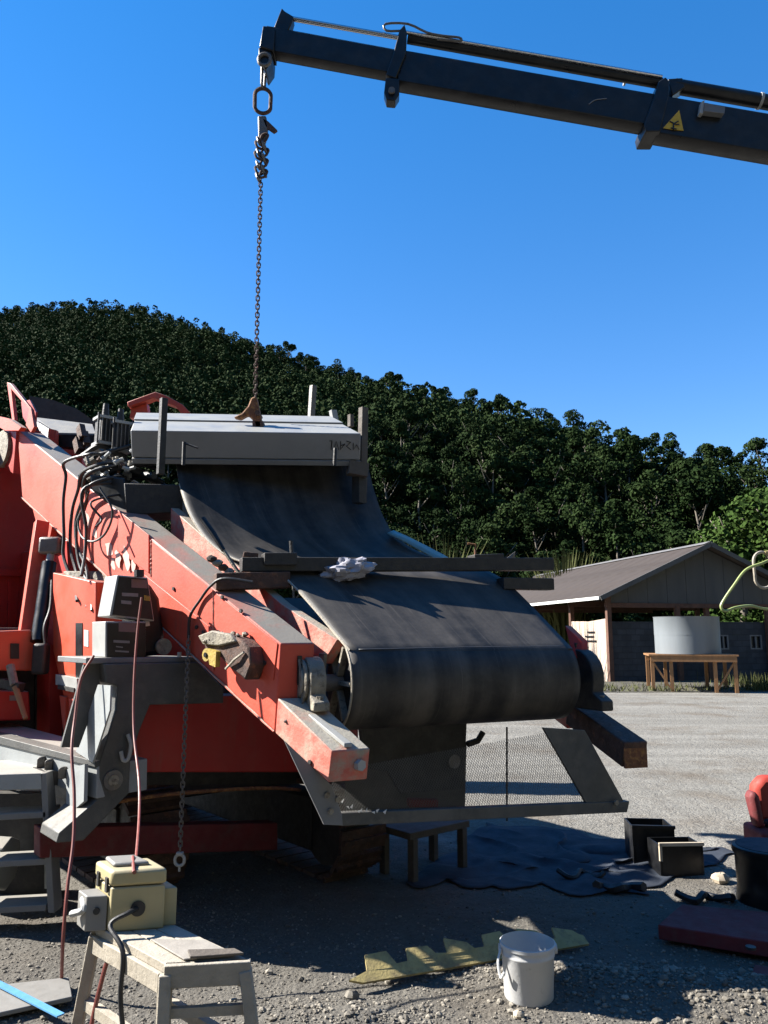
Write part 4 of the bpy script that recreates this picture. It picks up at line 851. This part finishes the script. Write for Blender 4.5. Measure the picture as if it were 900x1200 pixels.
for pts in ([(386,517),(389,516),(388,527)], [(391,528),(394,517),(397,527)], [(399,517),(399,527),(404,520),(400,522)], [(406,517),(411,518),(406,523),(411,527)], [(414,519),(414,527),(418,521),(421,527)]):
    MB().tube([fp(x, y, .003) for x, y in pts], .0035, 5).build('painted_mark', 'black_paint', bo_)
MB().tube([P(215,545,5.25), P(216,518,5.26)], .014, 7).build('stop_pin', 'dark_steel', bx); MB().tube([P(215,519,5.26), P(232,525,5.24)], .007, 6).build('stop_handle', 'dark_steel', bx)
MB().tube([P(392,546,5.42), P(393,525,5.42)], .014, 7).build('stop_pin', 'dark_steel', bx)
tag(bx, 'flat grey steel box over the conveyor, hanging on the crane chain', 'box')
# crane boom
BY = 5.85
boom = empty('crane_boom', P(310, 60, BY)); tag(boom, 'black telescopic crane boom across the blue sky', 'crane')
def section(x0, yt0, yb0, yu0, x1, yt1, yb1, yu1, name, wd):
    A = [P(x0, yt0, BY), P(x0, yb0, BY), P(x1, yb1, BY), P(x1, yt1, BY)]
    d = (A[3]-A[0]).normalized(); up = (A[0]-A[1]).normalized(); back = V(0,1,0)
    hgt = (A[0]-A[1]).length
    sec = [V(0,0,0), V(0, -.0, 0)]
    prof = [A[0], A[1], A[1]-up*hgt*.05+back*wd*.22, A[1]-up*hgt*.05+back*wd*.78, A[1]+back*wd, A[0]+back*wd, A[0]+up*.03+back*wd*.8, A[0]+up*.03+back*wd*.2]
    return MB().prism(prof, d*(A[3]-A[0]).length).build(name, 'black_paint', boom, bevel=.006)
s1 = section(312, 31, 58, 70, 470, 60, 88, 98, 'boom_section', .12)
s2 = section(466, 58, 94, 100, 775, 112, 147, 160, 'boom_section', .15)
s3 = section(770, 111, 155, 166, 1500, 236, 276, 300, 'boom_section', .17)
def bp(x, y, o=0): return P(x, y, BY+o)
def bpr(poly, o, d, name, mat='black_paint', par=boom, bevel=.008): return MB().prism([bp(x, y, o) for x, y in poly], V(0, d, 0)).build(name, mat, par, bevel=bevel)
hd_ = bpr([(308,30),(322,31),(321,60),(304,54)], -.03, .18, 'head')
bpr([(320,34),(330,9),(334,13),(344,19),(342,26),(338,36)], .01, .1, 'cylinder_lug', par=hd_)
bpr([(303,55),(319,59),(318,72),(311,82),(303,70)], -.01, .2, 'hook_yoke', par=hd_); MB().ringlink(bp(310,70,-.02), Z, V(1,0,0), .11, .10, .016, 8, 20).build('yoke_ring', 'steel', hd_)
bpr([(468,35),(474,28),(477,38),(476,62),(464,92),(452,88),(461,62)], -.03, .22, 'collar'); eye = bpr([(452,91),(468,92),(468,110),(463,118),(453,117),(450,108)], -.04, .1, 'collar_eye'); MB().disc(bp(459,107,-.05), V(0,-1,0), .028, .02, 14).build('eye_pin', 'steel', eye)
bpr([(772,95),(780,90),(785,95),(784,112),(774,154),(757,154),(755,145),(766,115)], -.03, .25, 'collar')
bpr([(783,92),(800,91),(803,102),(788,112)], .02, .12, 'cylinder_lug')
# rods and cylinders over the boom
MB().tube([bp(342,22,.06), bp(467,44,.06)], .021, 14).build('piston_rod', 'chrome', boom)
MB().tube([bp(478,45,.07), bp(775,98,.07)], .045, 18).build('ram', 'black_paint', boom)
MB().tube([bp(476,38,.02), bp(776,90,.02)], .016, 10).build('oil_pipe', 'chrome', boom)
MB().tube([bp(790,101,.08), bp(1400,207,.08)], .062, 20).build('ram', 'black_paint', boom); MB().tube([bp(889,118.2,.08), bp(892,118.7,.08)], .068, 20).build('ram_band', 'white_metal', boom)
MB().tube([bp(732,93,.1), bp(734,93.4,.1)], .05, 16).build('ram_band', 'white_metal', boom)
MB().tube(smoothpath([bp(473,36), bp(453,36), bp(452,28), bp(478,28), bp(500,38), bp(520,42), bp(538,44), bp(539,48), bp(512,46)], 3), .010, 7).build('wire_guard', 'steel', boom)
bpr([(498,39),(535,45),(538,49),(500,44)], .02, .1, 'guide_plate')
tri = MB().prism([bp(777,150,-.008), bp(801,153,-.008), bp(796,129,-.008)], V(0,.006,0)).build('warning_sign', 'yellow', s3)
for pts in ([(789,152),(789.5,145)], [(785,142),(790,145),(795,142)], [(791,146),(796,146)], [(786,150),(793,151.5)]): MB().tube([bp(x, y, -.012) for x, y in pts], .006, 5).build('symbol', 'black_paint', tri)
bpr([(822,119),(826,117),(824,133),(820,132)], -.05, .06, 'hose_bracket', 'white_metal', bevel=.003); bpr([(826,120),(850,125),(849,133),(825,130)], -.06, .06, 'hose_bracket', 'grey_paint', bevel=.003)
MB().tube(smoothpath([bp(690,122,-.003), bp(698,117,-.003), bp(711,115.5,-.003)], 4), .004, 5).build('scratch', 'label_grey', s2)
cbase = bp(1480, 268, .16); MB().box(V(cbase.x, cbase.y, cbase.z/2), .5, .5, cbase.z).build('column', 'black_paint', boom, bevel=.02); MB().box(V(cbase.x+.3, cbase.y, .45), 1.6, 2.2, .9).build('base', 'grey_paint', boom, bevel=.03)
# lifting chain
ct = bp(309, 80, .06); cbm = P(297, 488, 5.9); ch = empty('lifting_chain', cbm); cx, cy = ct.x, ct.y
top = bp(309, 78, .06); LA = P(299, 470, cy)
def cpt(y): # chain point at image height y
    t = (y-78)/(470-78); return top.lerp(LA, t)
MB().ringlink(cpt(92), Z, V(.3,1,0), .2, .06, .013, 8, 18).build('coupling_link', 'steel', ch)
MB().ringlink(cpt(121), Z, V(1,.15,0), .235, .135, .017, 8, 26).build('master_ring', 'rust_dark', ch)
MB().prism([cpt(139)+V(-.04,0,0), cpt(139)+V(.03,0,0), cpt(152)+V(.05,0,0), cpt(170)+V(.03,0,0), cpt(172)+V(-.03,0,0), cpt(155)+V(-.035,0,0)], V(0,.05,0)).build('grab_hook', 'steel', ch, bevel=.01)
MB().prism([cpt(142)+V(.0,0,0), cpt(146)+V(.05,0,0), cpt(157)+V(.13,0,0), cpt(160)+V(.10,0,0), cpt(153)+V(.03,0,0)], V(0,.025,0)).build('hook_latch', 'rust_dark', ch, bevel=.003)
for k in range(7):                                # shortened chain, doubled up under the hook
    q = cpt(168+k*7.3); MB().ringlink(q+V(.022*(-1)**k, .02*(k % 3-1), 0), V(.3*(-1)**k, .2, 1), V(1, .5*(k % 2), 0), .085, .055, .011, 7, 14).build('link', 'rust_dark', ch)
    MB().ringlink(q-V(.025*(-1)**k, 0, .02), V(-.3, .4*(-1)**k, 1), V(.2, 1, 0), .085, .055, .011, 7, 14).build('link', 'steel', ch)
b = MB(); L_ = (cpt(216)-LA).length; nl = int(L_/.036); dch = (LA-cpt(216)).normalized()
for k in range(nl): b.ringlink(cpt(216)+dch*(k*.036+.02), Z, V(1,.3,0) if k % 2 else V(-.3,1,0), .05, .030, .0055, 5, 10)
tag(b.build('chain_run', 'rust_dark', ch), kind='stuff')
tag(ch, 'rusty lifting chain with oval master ring hanging from the boom tip', 'chain')
# rusty shackle / hook on top of the box
tf = f0.lerp(f1, .51).lerp(k0.lerp(k1, .51), .35)
hk = empty('lifting_hook', tf); HKp = Pl(tf, V(0,1,0)); hq = lambda *a: [HKp(x, y, -.03) for x, y in a]
MB().prism(hq((295,467),(301,465),(303,474),(306,488),(308,502),(300,503),(296,492),(291,487),(282,492),(274,490),(284,485),(291,477)), V(0,.07,0)).build('hook_body', 'rust', hk, bevel=.012)
MB().tube([HKp(303,486)+V(0,-.06,0), HKp(303,486)+V(0,.08,0)], .02, 12).build('hook_pin', 'rust_dark', hk)
MB().prism(hq((296,494),(309,494),(310,506),(297,506)), V(0,.09,0)).build('lug', 'rust_dark', hk, bevel=.006)
tag(hk, 'rusty orange lifting hook on top of the grey box', 'hook')
# cable and chain hanging off the beam
hc_ = empty('hanging_chain', P(215, 1018, 4.2))
p_top = LP(272, 684, .0)+AX*.12; pA = LP(251, 687, .025); pB = LP(228, 722, .03); pC = V(pB.x, pB.y, 0)
zend = P(215, 1004, pB.y).z
MB().tube(smoothpath([p_top+Z*.012, LP(262,682,.0)+Z*.02, pA, LP(238,703,.02), pB, LP(226,748,.03)], 6), .009, 8).build('cable', 'black_rubber', hc_)
q0 = LP(226, 748, .03); b = MB(); n = int((q0.z-zend)/.027); 
for k in range(n): b.ringlink(V(q0.x, q0.y, q0.z-k*.027), V(.05*math.sin(k), 0, 1), V(1,.4,0) if k % 2 else V(-.4,1,0), 0.038, .021, .0042, 5, 10)
tag(b.build('chain_run', 'steel', hc_), kind='stuff')
ze_ = V(q0.x, q0.y, q0.z-n*.027); MB().ringlink(ze_-Z*.035, Z, V(1,0,0), .06, .055, .009, 7, 16).build('shackle', 'white_metal', hc_); MB().box(ze_, .04, .03, .022).build('shackle_pin', 'white_metal', hc_, bevel=.006); MB().disc(ze_-Z*.065, -Z, .007, .03, 8).build('shackle_tail', 'white_metal', hc_)
tag(hc_, 'thin chain with a pale shackle hanging from the red side beam', 'chain')
# crumpled bag on the crossbar
bgp = P(406, 668, 4.80); b = MB(); n, m = 36, 18; vs_ = []
for j in range(m+1):
    for i in range(n):
        a = math.pi*j/m; c = 2*math.pi*i/n; d = V(math.sin(a)*math.cos(c), math.sin(a)*math.sin(c), math.cos(a))
        k = 1 + .35*noise.noise(d*2.1) + .22*noise.noise(d*5.5+V(3,0,0)) + .12*noise.noise(d*12)
        vs_.append(bgp + V(d.x*.165*k, d.y*.08*k, d.z*.066*k + (.02*d.x)))
b.add(vs_, [(j*n+i, (j+1)*n+i, (j+1)*n+(i+1) % n, j*n+(i+1) % n) for j in range(m) for i in range(n)])
tag(b.build('crumpled_bag', 'bag', smooth=25), 'crumpled white plastic bag lying on the belt by the crossbar', 'bag')

# ------------------------------------------------------------------ trestle with the cream switch box
TZ = .60
n0, n1 = G(193,1130,TZ), G(294,1125,TZ); r0, r1 = G(108,1083,TZ), G(196,1079,TZ)
tr_ = empty('trestle', V(n0.x, n0.y, 0)); T = lambda a, c, z: (n0.lerp(n1, a)).lerp(r0.lerp(r1, a), c) + Z*(z-TZ)
for k in range(3): MB().prism([T(k/3+.008, -.0, TZ), T((k+1)/3-.008, 0, TZ), T((k+1)/3-.008, 1, TZ), T(k/3+.008, 1, TZ)], -Z*(.03+.002*k)).build('top_board', 'bench', tr_, bevel=.003)
for c in (0, 1): MB().bar(T(.0, c, TZ-.035), T(1, c, TZ-.035), .03, .07).build('apron', 'bench', tr_, bevel=.003)
for a in (0, 1): MB().bar(T(a, 0.03, TZ-.06), T(a, .97, TZ-.06), .025, .06).build('apron', 'bench', tr_, bevel=.003)
ux = (n1-n0).normalized(); uy = (r0-n0).normalized()
for a, c in ((0.04,.02),(.96,.02),(.04,.98),(.96,.98)):
    s = T(a, c, TZ-.03); e = s + ux*((a-.5)*.10) + uy*((c-.5)*.16); e.z = 0; MB().bar(s, e, .055, .04, up=ux).build('leg', 'bench', tr_, bevel=.004)
MB().bar(T(.02, .03, TZ-.15), T(.98, .03, TZ-.15), .02, .03).build('stretcher', 'bench', tr_); MB().bar(T(.0, .0, .33), T(.0, 1.05, .33), .03, .035).build('stretcher', 'bench', tr_); MB().bar(T(1., .0, .33), T(1., 1.05, .33), .03, .035).build('stretcher', 'bench', tr_)
tag(tr_, 'worn pale wooden trestle in the left foreground', 'trestle')
sw = empty('switch_box', T(.4, .8, TZ)); 
c0 = G(128, 1093, TZ); c1 = G(192, 1088, TZ); cw = (c1-c0); cw.z = 0; wv = cw.normalized(); dv = V(-wv.y, wv.x, 0); dv = (dv*.85 - wv*.42).normalized()
Wd = cw.length; H1 = .15; H2 = .055; Dp = .17
bb_ = MB().prism([c0, c1, c1+dv*Dp, c0+dv*Dp], Z*H1).build('base', 'cream', sw, bevel=.006)
lid = MB().prism([c0-wv*.004-dv*.004+Z*(H1+.003), c1+wv*.004-dv*.004+Z*(H1+.003), c1+wv*.004+dv*(Dp+.004)+Z*(H1+.003), c0-wv*.004+dv*(Dp+.004)+Z*(H1+.003)], Z*H2).build('lid', 'cream', sw, bevel=.012)
MB().prism([c0+dv*.05+Z*(H1+H2)+wv*.02, c1-wv*.04+dv*.05+Z*(H1+H2), c1-wv*.05+dv*Dp+Z*(H1+H2), c0+wv*.03+dv*Dp+Z*(H1+H2)], Z*.018).build('dusty_cover', 'grey_plastic', lid, bevel=.008)
MB().disc(c0.lerp(c1,.5)+Z*.075-dv*.001, -V(-wv.y, wv.x, 0), .026, .006, 24).build('cable_entry', 'black_rubber', sw)
MB().prism([c0-wv*.004+dv*.02+Z*.0, c0-wv*.075+dv*.03, c0-wv*.075+dv*.12, c0-wv*.004+dv*.13], Z*.12).build('side_module', 'grey_plastic', sw, bevel=.004)
MB().prism([c1+wv*.003+dv*.03, c1+wv*.055+dv*.03, c1+wv*.055+dv*.15, c1+wv*.003+dv*.15], Z*.13).build('side_module', 'cream', sw, bevel=.004)
MB().disc(c0-wv*.04+Z*.07+dv*.022, -V(-wv.y,wv.x,0), .012, .006, 12).build('knob', 'black_rubber', sw)
for t in (.03, .12): MB().bar(c0-wv*.007+dv*t+Z*(H1-.02), c0-wv*.007+dv*t+Z*(H1+.03), .008, .02, up=dv).build('latch', 'dark_steel', sw)
tag(sw, 'cream plastic switch box standing on the trestle', 'switch box')
pp = MB().prism([T(.25,.03,TZ+.004), T(.88,.06,TZ+.004), T(.9,.42,TZ+.004), T(.3,.5,TZ+.004)], Z*.006).build('paper_pad', 'paper', bevel=.002); tag(pp, 'stained folded papers lying on the front of the trestle', 'papers')
pp = MB().prism([T(.3,.01,TZ+.011), T(.95,.03,TZ+.011), T(.96,.14,TZ+.011), T(.42,.16,TZ+.011)], Z*.008).build('dark_folder', 'old_timber', bevel=.002); tag(pp, 'thin dark folder on the papers at the near end of the trestle', 'folder')
# cables
def cable(name, pts, r, mat, label, cat='cable', n=7): return tag(MB().tube(smoothpath(pts, n), r, 8).build(name, mat), label, cat)
h0 = c0.lerp(c1,.5)+Z*.075
cable('power_cable', [h0-V(0,.0,0), h0+V(-.02,-.05,-.0), h0+V(-.07,-.08,-.03), T(-.08,.45,TZ-.02), T(-.1,.43,TZ-.16), T(-.08,.36,TZ-.30), T(-.04,.33,.2), T(-.04,.33,.01)], .0085, 'black_rubber', 'black power cable curling out of the cream switch box')
cable('red_cable', [P(166,700,4.35), P(161,740,4.32), P(157,800,4.25), P(157,858,4.15), P(163,915,3.95), P(163,960,3.7), P(158,1020,2.98), c0.lerp(c1,.6)+dv*.12+Z*(H1+H2+.02)], .0068, 'red_cable', 'red cable running from the control boxes down to the switch box')
cable('red_hose', [P(110,768,4.4), P(95,795,4.36), P(88,840,4.3), P(84,880,4.2), P(87,930,4.1), P(86,985,4.0), P(79,1040,3.9), P(74,1100,3.85), G(72,1152,.02)], .0085, 'red_cable', 'red hose hanging in front of the access steps to the ground')
cable('red_lead', [T(.05,.75,TZ-.05), T(.0,.8,.45), T(-.08,.85,.25), T(-.05,.9,.01)], .008, 'red_cable', 'short red lead hanging behind the trestle leg')
MB_ = MB().tube(smoothpath([P(84,1071,3.0), P(98,1066,2.96), c0-wv*.07+dv*.08+Z*.1], 4), .012, 8); tag(MB_.build('cable_plug', 'white_metal'), 'pale taped plug on the side of the cream switch box', 'plug')

# ------------------------------------------------------------------ bucket
bk = empty('bucket', G(620, 1172)); bc = G(620, 1172); bc = V(bc.x, bc.y, gh(bc.x, bc.y)-.005)
pr = [(.0,.0),(.122,.0),(.127,.008),(.136,.20),(.139,.203),(.139,.212),(.137,.215),(.139,.238),(.146,.241),(.146,.256),(.140,.259),(.137,.252),(.123,.03),(0,.025)]
n = 44; b = MB(); b.grid([[bc + V(math.cos(2*math.pi*i/n)*r, math.sin(2*math.pi*i/n)*r, z) for i in range(n+1)] for r, z in [(a*.88, c*.92) for a, c in pr]]); bb = b.build('body', 'bucket', bk, smooth=50)
MB().tube(smoothpath([bc+V(-.128,-.02,.21), bc+V(-.145,-.05,.165), bc+V(-.137,-.07,.11), bc+V(-.122,-.08,.135)], 6), .006, 7).build('handle', 'white_trim', bk)
for s in (-1, 1): MB().disc(bc+V(.120*s,0,.205), V(s,0,0), .022, .014, 14).build('handle_boss', 'bucket', bk)
tag(bk, 'dirty white plastic bucket standing on the gravel', 'bucket')
# toothed yellow plate
y0 = G(425,1162); y1 = G(690,1112); yd = (y1-y0).normalized(); yn = V(-yd.y, yd.x, 0); Ly = (y1-y0).length
prof = [(0,0)]; prof += [(Ly,0),(Ly,.055)]; nt = 6; tw = Ly/nt
for k in range(nt-1, -1, -1): prof += [((k+.90)*tw,.055+.01*(k%2)),((k+.78)*tw,.135-.02*(k%3)),((k+.26)*tw,.14-.015*(k%2)),((k+.18)*tw,.055)]
prof += [(-.06,.03)]
tl = (yn*.88 + Z*.47)
b = MB(); b.prism([y0+Z*.03 + yd*a + tl*c + Z*(.02*math.sin(a*3)) for a, c in prof], (Z*.9-yn*.4)*.012); 
tag(b.build('toothed_plate', 'yellow_worn'), 'long yellow toothed steel plate lying behind the bucket', 'steel plate')
# red steel plate, right
q = [G(772,1108,.0), G(960,1140,.0), G(960,1098,0), G(800,1082,0)]
rp = empty('red_steel_slab', q[0]); MB().prism([p+Z*.03 for p in q], Z*.075).build('plate', 'red_shaded', rp, bevel=.006); MB().prism([p+Z*.0 for p in (G(885,1145), G(950,1158), G(950,1185), G(880,1172))], Z*.06).build('tongue', 'red_shaded', rp, bevel=.005)
for x, y in ((880,1112),(912,1108)): MB().disc(G(x, y, .105), Z, .025, .012, 12).build('bolt', 'dark_steel', rp)
tag(rp, 'flat red steel panel lying in the shade at the right', 'panel')
# boxes in the shade on the right
def openbox(name, p, ux_, w_, d_, h_, mat, rim, label):
    r = empty(name, p); uy_ = V(-ux_.y, ux_.x, 0); t_ = .012
    MB().box(p+Z*(t_/2+.001), w_, d_, t_, ux_, uy_).build('bottom', mat, r)
    MB().box(p-uy_*(d_/2-t_/2)+Z*(h_/2), w_-2*t_-.004, t_, h_-.02, ux_, uy_).build('front', mat, r)
    MB().box(p-uy_*(d_/2+.004)+Z*(h_-.008), w_+.01, .02, .022, ux_, uy_).build('rim', rim, r)
    MB().box(p-uy_*(d_/2+.004)-ux_*(w_/2-.004)+Z*(h_*.72), .018, .02, h_*.5, ux_, uy_).build('rim', rim, r)
    for s in (-1, 1): MB().box(p+ux_*(s*(w_/2-t_/2))+Z*(h_/2), t_, d_, h_-2*t_-.004, ux_, uy_).build('side', mat, r)
    MB().box(p+uy_*(d_/2-t_/2)+Z*(h_/2), w_-2*t_-.004, t_, h_-2*t_-.004, ux_, uy_).build('back', mat, r); return tag(r, label, 'box')
openbox('open_crate', G(802,1029)+V(0,.15,0), V(1,.05,0).normalized(), .31, .22, .22, 'black_paint', 'lit_rim_stone', 'open black box with sunlit edges painted pale on the tarpaulin')  # pale rim colour stands in for sunlight on the box edges
openbox('dark_crate', G(776,1018)+V(0,.25,0), V(1,-.1,0).normalized(), .30, .30, .27, 'black_paint', 'black_paint', 'dark box behind the open black box')
dp = G(905,1058); dr_ = empty('black_drum', dp); b = MB(); n = 32
pr = [(0,0),(.20,0),(.205,.02),(.195,.1),(.20,.28),(.215,.30),(.215,.335),(.205,.34),(0,.338)]; b.grid([[dp+V(math.cos(2*math.pi*i/n)*r, math.sin(2*math.pi*i/n)*r, z) for i in range(n+1)] for r, z in pr]); b.build('body', 'black_paint', dr_, smooth=40); MB().disc(dp+Z*.339, Z, .19, .004, 32).build('lid', 'tarp', dr_)
MB().prism([dp+V(-.1,-.2,.05), dp+V(.1,-.2,.05), dp+V(.1,-.2,.24), dp+V(-.1,-.2,.24)], V(0,.03,0)).build('panel', 'dark_steel', dr_)
tag(dr_, 'squat black drum with blue top at the right edge', 'drum')
cp = G(912,1008); rc = empty('red_chair', cp)
b = MB(); b.prism([cp+V(-.10,0,0), cp+V(.4,0,0), cp+V(.4,0,.2), cp+V(-.10,0,.2)], V(0,.35,0)); b.build('base', 'red_shaded', rc, bevel=.03)
MB().prism([cp+V(-.09,.1,.2), cp+V(-.02,.1,.2), cp+V(-.05,.1,.44), cp+V(-.10,.1,.48), cp+V(-.13,.1,.42)], V(0,.12,0)).build('arm', 'red_shaded', rc, bevel=.03)
MB().prism([cp+V(-.03,.2,.22), cp+V(.35,.2,.22), cp+V(.35,.2,.56), cp+V(.03,.2,.56), cp+V(-.04,.2,.48)], V(0,.14,0)).build('back', 'red_seat', rc, bevel=.04)
MB().box(cp+V(.15,.1,.225), .3, .2, .06).build('cushion', 'tarp', rc, bevel=.02)
tag(rc, 'red padded seat behind the black drum at the right edge', 'seat')
# tarpaulin in the shade
b = MB(); ca = [G(476,1036), G(735,1048), G(880,1002), G(575,966)]; rows = []; N_ = 60
for j in range(N_+1):
    row = []
    for i in range(N_+1):
        p = ca[0].lerp(ca[1], i/N_).lerp(ca[3].lerp(ca[2], i/N_), j/N_); e = min(i, j, N_-i, N_-j)/N_
        wv_ = abs(noise.noise(V(p.x*1.6, p.y*2.6, 3)))*.03 + (.022-min(.03, abs(noise.noise(V(p.x*3, p.y*2.2, 7)))*.12))
        p = p + V(.18*noise.noise(V(i*.09, j*.09, 1)), .22*noise.noise(V(i*.12, j*.1, 4)), 0); p.z = gh(p.x, p.y)+.012 + wv_*min(1, e*7); row.append(p)
    rows.append(row)
b.grid(rows); tag(b.build('tarpaulin', 'tarp', smooth=70, solid=.004), 'crumpled blue tarpaulin spread on the ground behind the conveyor end', 'tarpaulin')
for i, (x, y, lab) in enumerate(((735,1046,'twisted black rubber strip lying on the tarpaulin edge'), (832,1057,'short black rubber offcut in front of the open black box'), (690,1030,'dark rag lying in a fold of the tarpaulin'))):
    c_ = G(x, y)+Z*.03; b = MB(); pts = [c_+V(-.2+.05*k, .05*math.sin(k*1.7+i), .015*math.cos(k*2.1)) for k in range(7+i % 2)]
    b.tube(smoothpath(pts, 3), .03-.006*i, 6); tag(b.build('rubber_strip' if i < 2 else 'dark_rag', 'black_rubber'), lab, 'rubber' if i < 2 else 'rag')
for i, (x, y, rr, lab) in enumerate(((845,1035,.05,'pale stone beside the black drum'), (608,1196,.022,'small pale stone at the bottom edge right of the trestle'), (412,1170,.03,'grey stone at the edge of the sunlit gravel'))):
    c_ = G(x, y); random.seed(i); tag(MB().sphere(V(c_.x, c_.y, gh(c_.x, c_.y)+rr*.5), rr, 9, 6, (1.2,1,.8), .14).build('loose_stone', 'lit_rim_stone' if i < 2 else 'stone', smooth=20), lab, 'stone')
# wooden stand under the guard
ws = empty('low_stand', G(512, 1030)); wa = G(484,1034); wb = G(542,1018); zt = .33
wd_ = (wb-wa).normalized(); wn_ = V(-wd_.y, wd_.x, 0)
for p in (wa, wb, wa+wn_*.3, wb+wn_*.3): MB().bar(p-Z*.01, p+Z*(zt-.05), .06, .045, up=wd_).build('leg', 'old_timber', ws, bevel=.003)
MB().prism([wa-wd_*.05-wn_*.03, wb+wd_*.05-wn_*.03, wb+wd_*.05+wn_*.33, wa-wd_*.05+wn_*.33], Z*.045).build('top', 'old_timber', ws, bevel=.003); ws.children[-1].location.z = zt-.048
tag(ws, 'low wooden stand under the conveyor guard', 'stand')
# things bottom left
bd = MB().prism([G(-40,1172,.0)+Z*.03, G(80,1158,.0)+Z*.03, G(84,1182,0)+Z*.03, G(-40,1210,0)+Z*.03], Z*.02).build('grey_board', 'grey_plastic', bevel=.004); tag(bd, 'grey board lying on the gravel at the lower left corner', 'board')
b = MB(); s0, s1 = G(-20,1160)+Z*.06, G(70,1208)+Z*.06; b.bar(s0, s1, .035, .006); tag(b.build('blue_strap', 'blue_strap'), 'bright blue strap lying across the grey board', 'strap')
# hose at the right edge
hp = empty('hose_post', V(2.62, 4.75, 0)); 
MB().tube([V(2.62,4.75,0), V(2.62,4.75,2.35)], .03, 12).build('post', 'grey_paint', hp); MB().box(V(2.62,4.75,.01), .3, .3, .02).build('foot', 'dark_steel', hp)
MB().ringlink(P(894,668,4.7), Z, V(1,.2,0), .22, .12, .009, 8, 24).build('hanger_ring', 'bench', hp); MB().tube([P(896,648,4.7), V(2.62,4.75,2.2)], .012, 8).build('arm', 'yellow_worn', hp)
tag(hp, 'post with a pale hanger ring at the right edge', 'post')
cable('green_hose', [V(2.6,4.72,2.15), P(905,656,4.68), P(893,660,4.66), P(874,668,4.64), P(860,686,4.62), P(849,702,4.62), P(845,711,4.62), P(850,716,4.62), P(862,712,4.64), P(880,710,4.68), P(900,714,4.72), V(2.6,4.72,1.80)], .0085, 'hose_green', 'yellow green hose looping in from the right edge', 'hose')

# ------------------------------------------------------------------ loose stones
rs = random.Random(11)
ico = [(0,0,1),(.89,0,.45),(.28,.85,.45),(-.72,.53,.45),(-.72,-.53,.45),(.28,-.85,.45),(.72,.53,-.45),(-.28,.85,-.45),(-.89,0,-.45),(-.28,-.85,-.45),(.72,-.53,-.45),(0,0,-1)]
icf = [(0,1,2),(0,2,3),(0,3,4),(0,4,5),(0,5,1),(1,6,2),(2,7,3),(3,8,4),(4,9,5),(5,10,1),(6,7,2),(7,8,3),(8,9,4),(9,10,5),(10,6,1),(11,7,6),(11,8,7),(11,9,8),(11,10,9),(11,6,10)]
vs, fs = [], []
def stone(x, y, r):
    k = len(vs); a = rs.uniform(0, 6.28); z = gh(x, y); ca_, sa = math.cos(a), math.sin(a); e = (rs.uniform(.7,1.3), rs.uniform(.7,1.2), rs.uniform(.5,.9))
    for q in ico:
        j = rs.uniform(.8, 1.2); X, Y_, Z_ = q[0]*e[0]*r*j, q[1]*e[1]*r*j, q[2]*e[2]*r*j; vs.append((x+X*ca_-Y_*sa, y+X*sa+Y_*ca_, z+Z_+r*.25))
    fs.extend([tuple(i+k for i in f) for f in icf])
for _ in range(26000):
    y = rs.uniform(2.7, 6.5)**1; y = 2.7 + (y-2.7)*rs.random(); x = rs.uniform(-.58, .62)*y*1.05; stone(x, y, min(.02, rs.lognormvariate(-5.5, .45)))
for cx_, cy_, sx, sy, n in ((1.55,3.8,.4,.15,900),(.95,4.02,.3,.09,800),(.55,4.12,.2,.08,300),(-.15,3.62,.4,.1,500)):
    for _ in range(n): stone(rs.gauss(cx_, sx), rs.gauss(cy_, sy), min(.022, rs.lognormvariate(-5.0, .45)))
me = bpy.data.meshes.new('gravel'); me.from_pydata(vs, [], fs); o = bpy.data.objects.new('gravel', me); COL.objects.link(o); me.materials.append(MAT['stone']); tag(o, 'loose grey gravel strewn over the yard', 'gravel', kind='stuff')
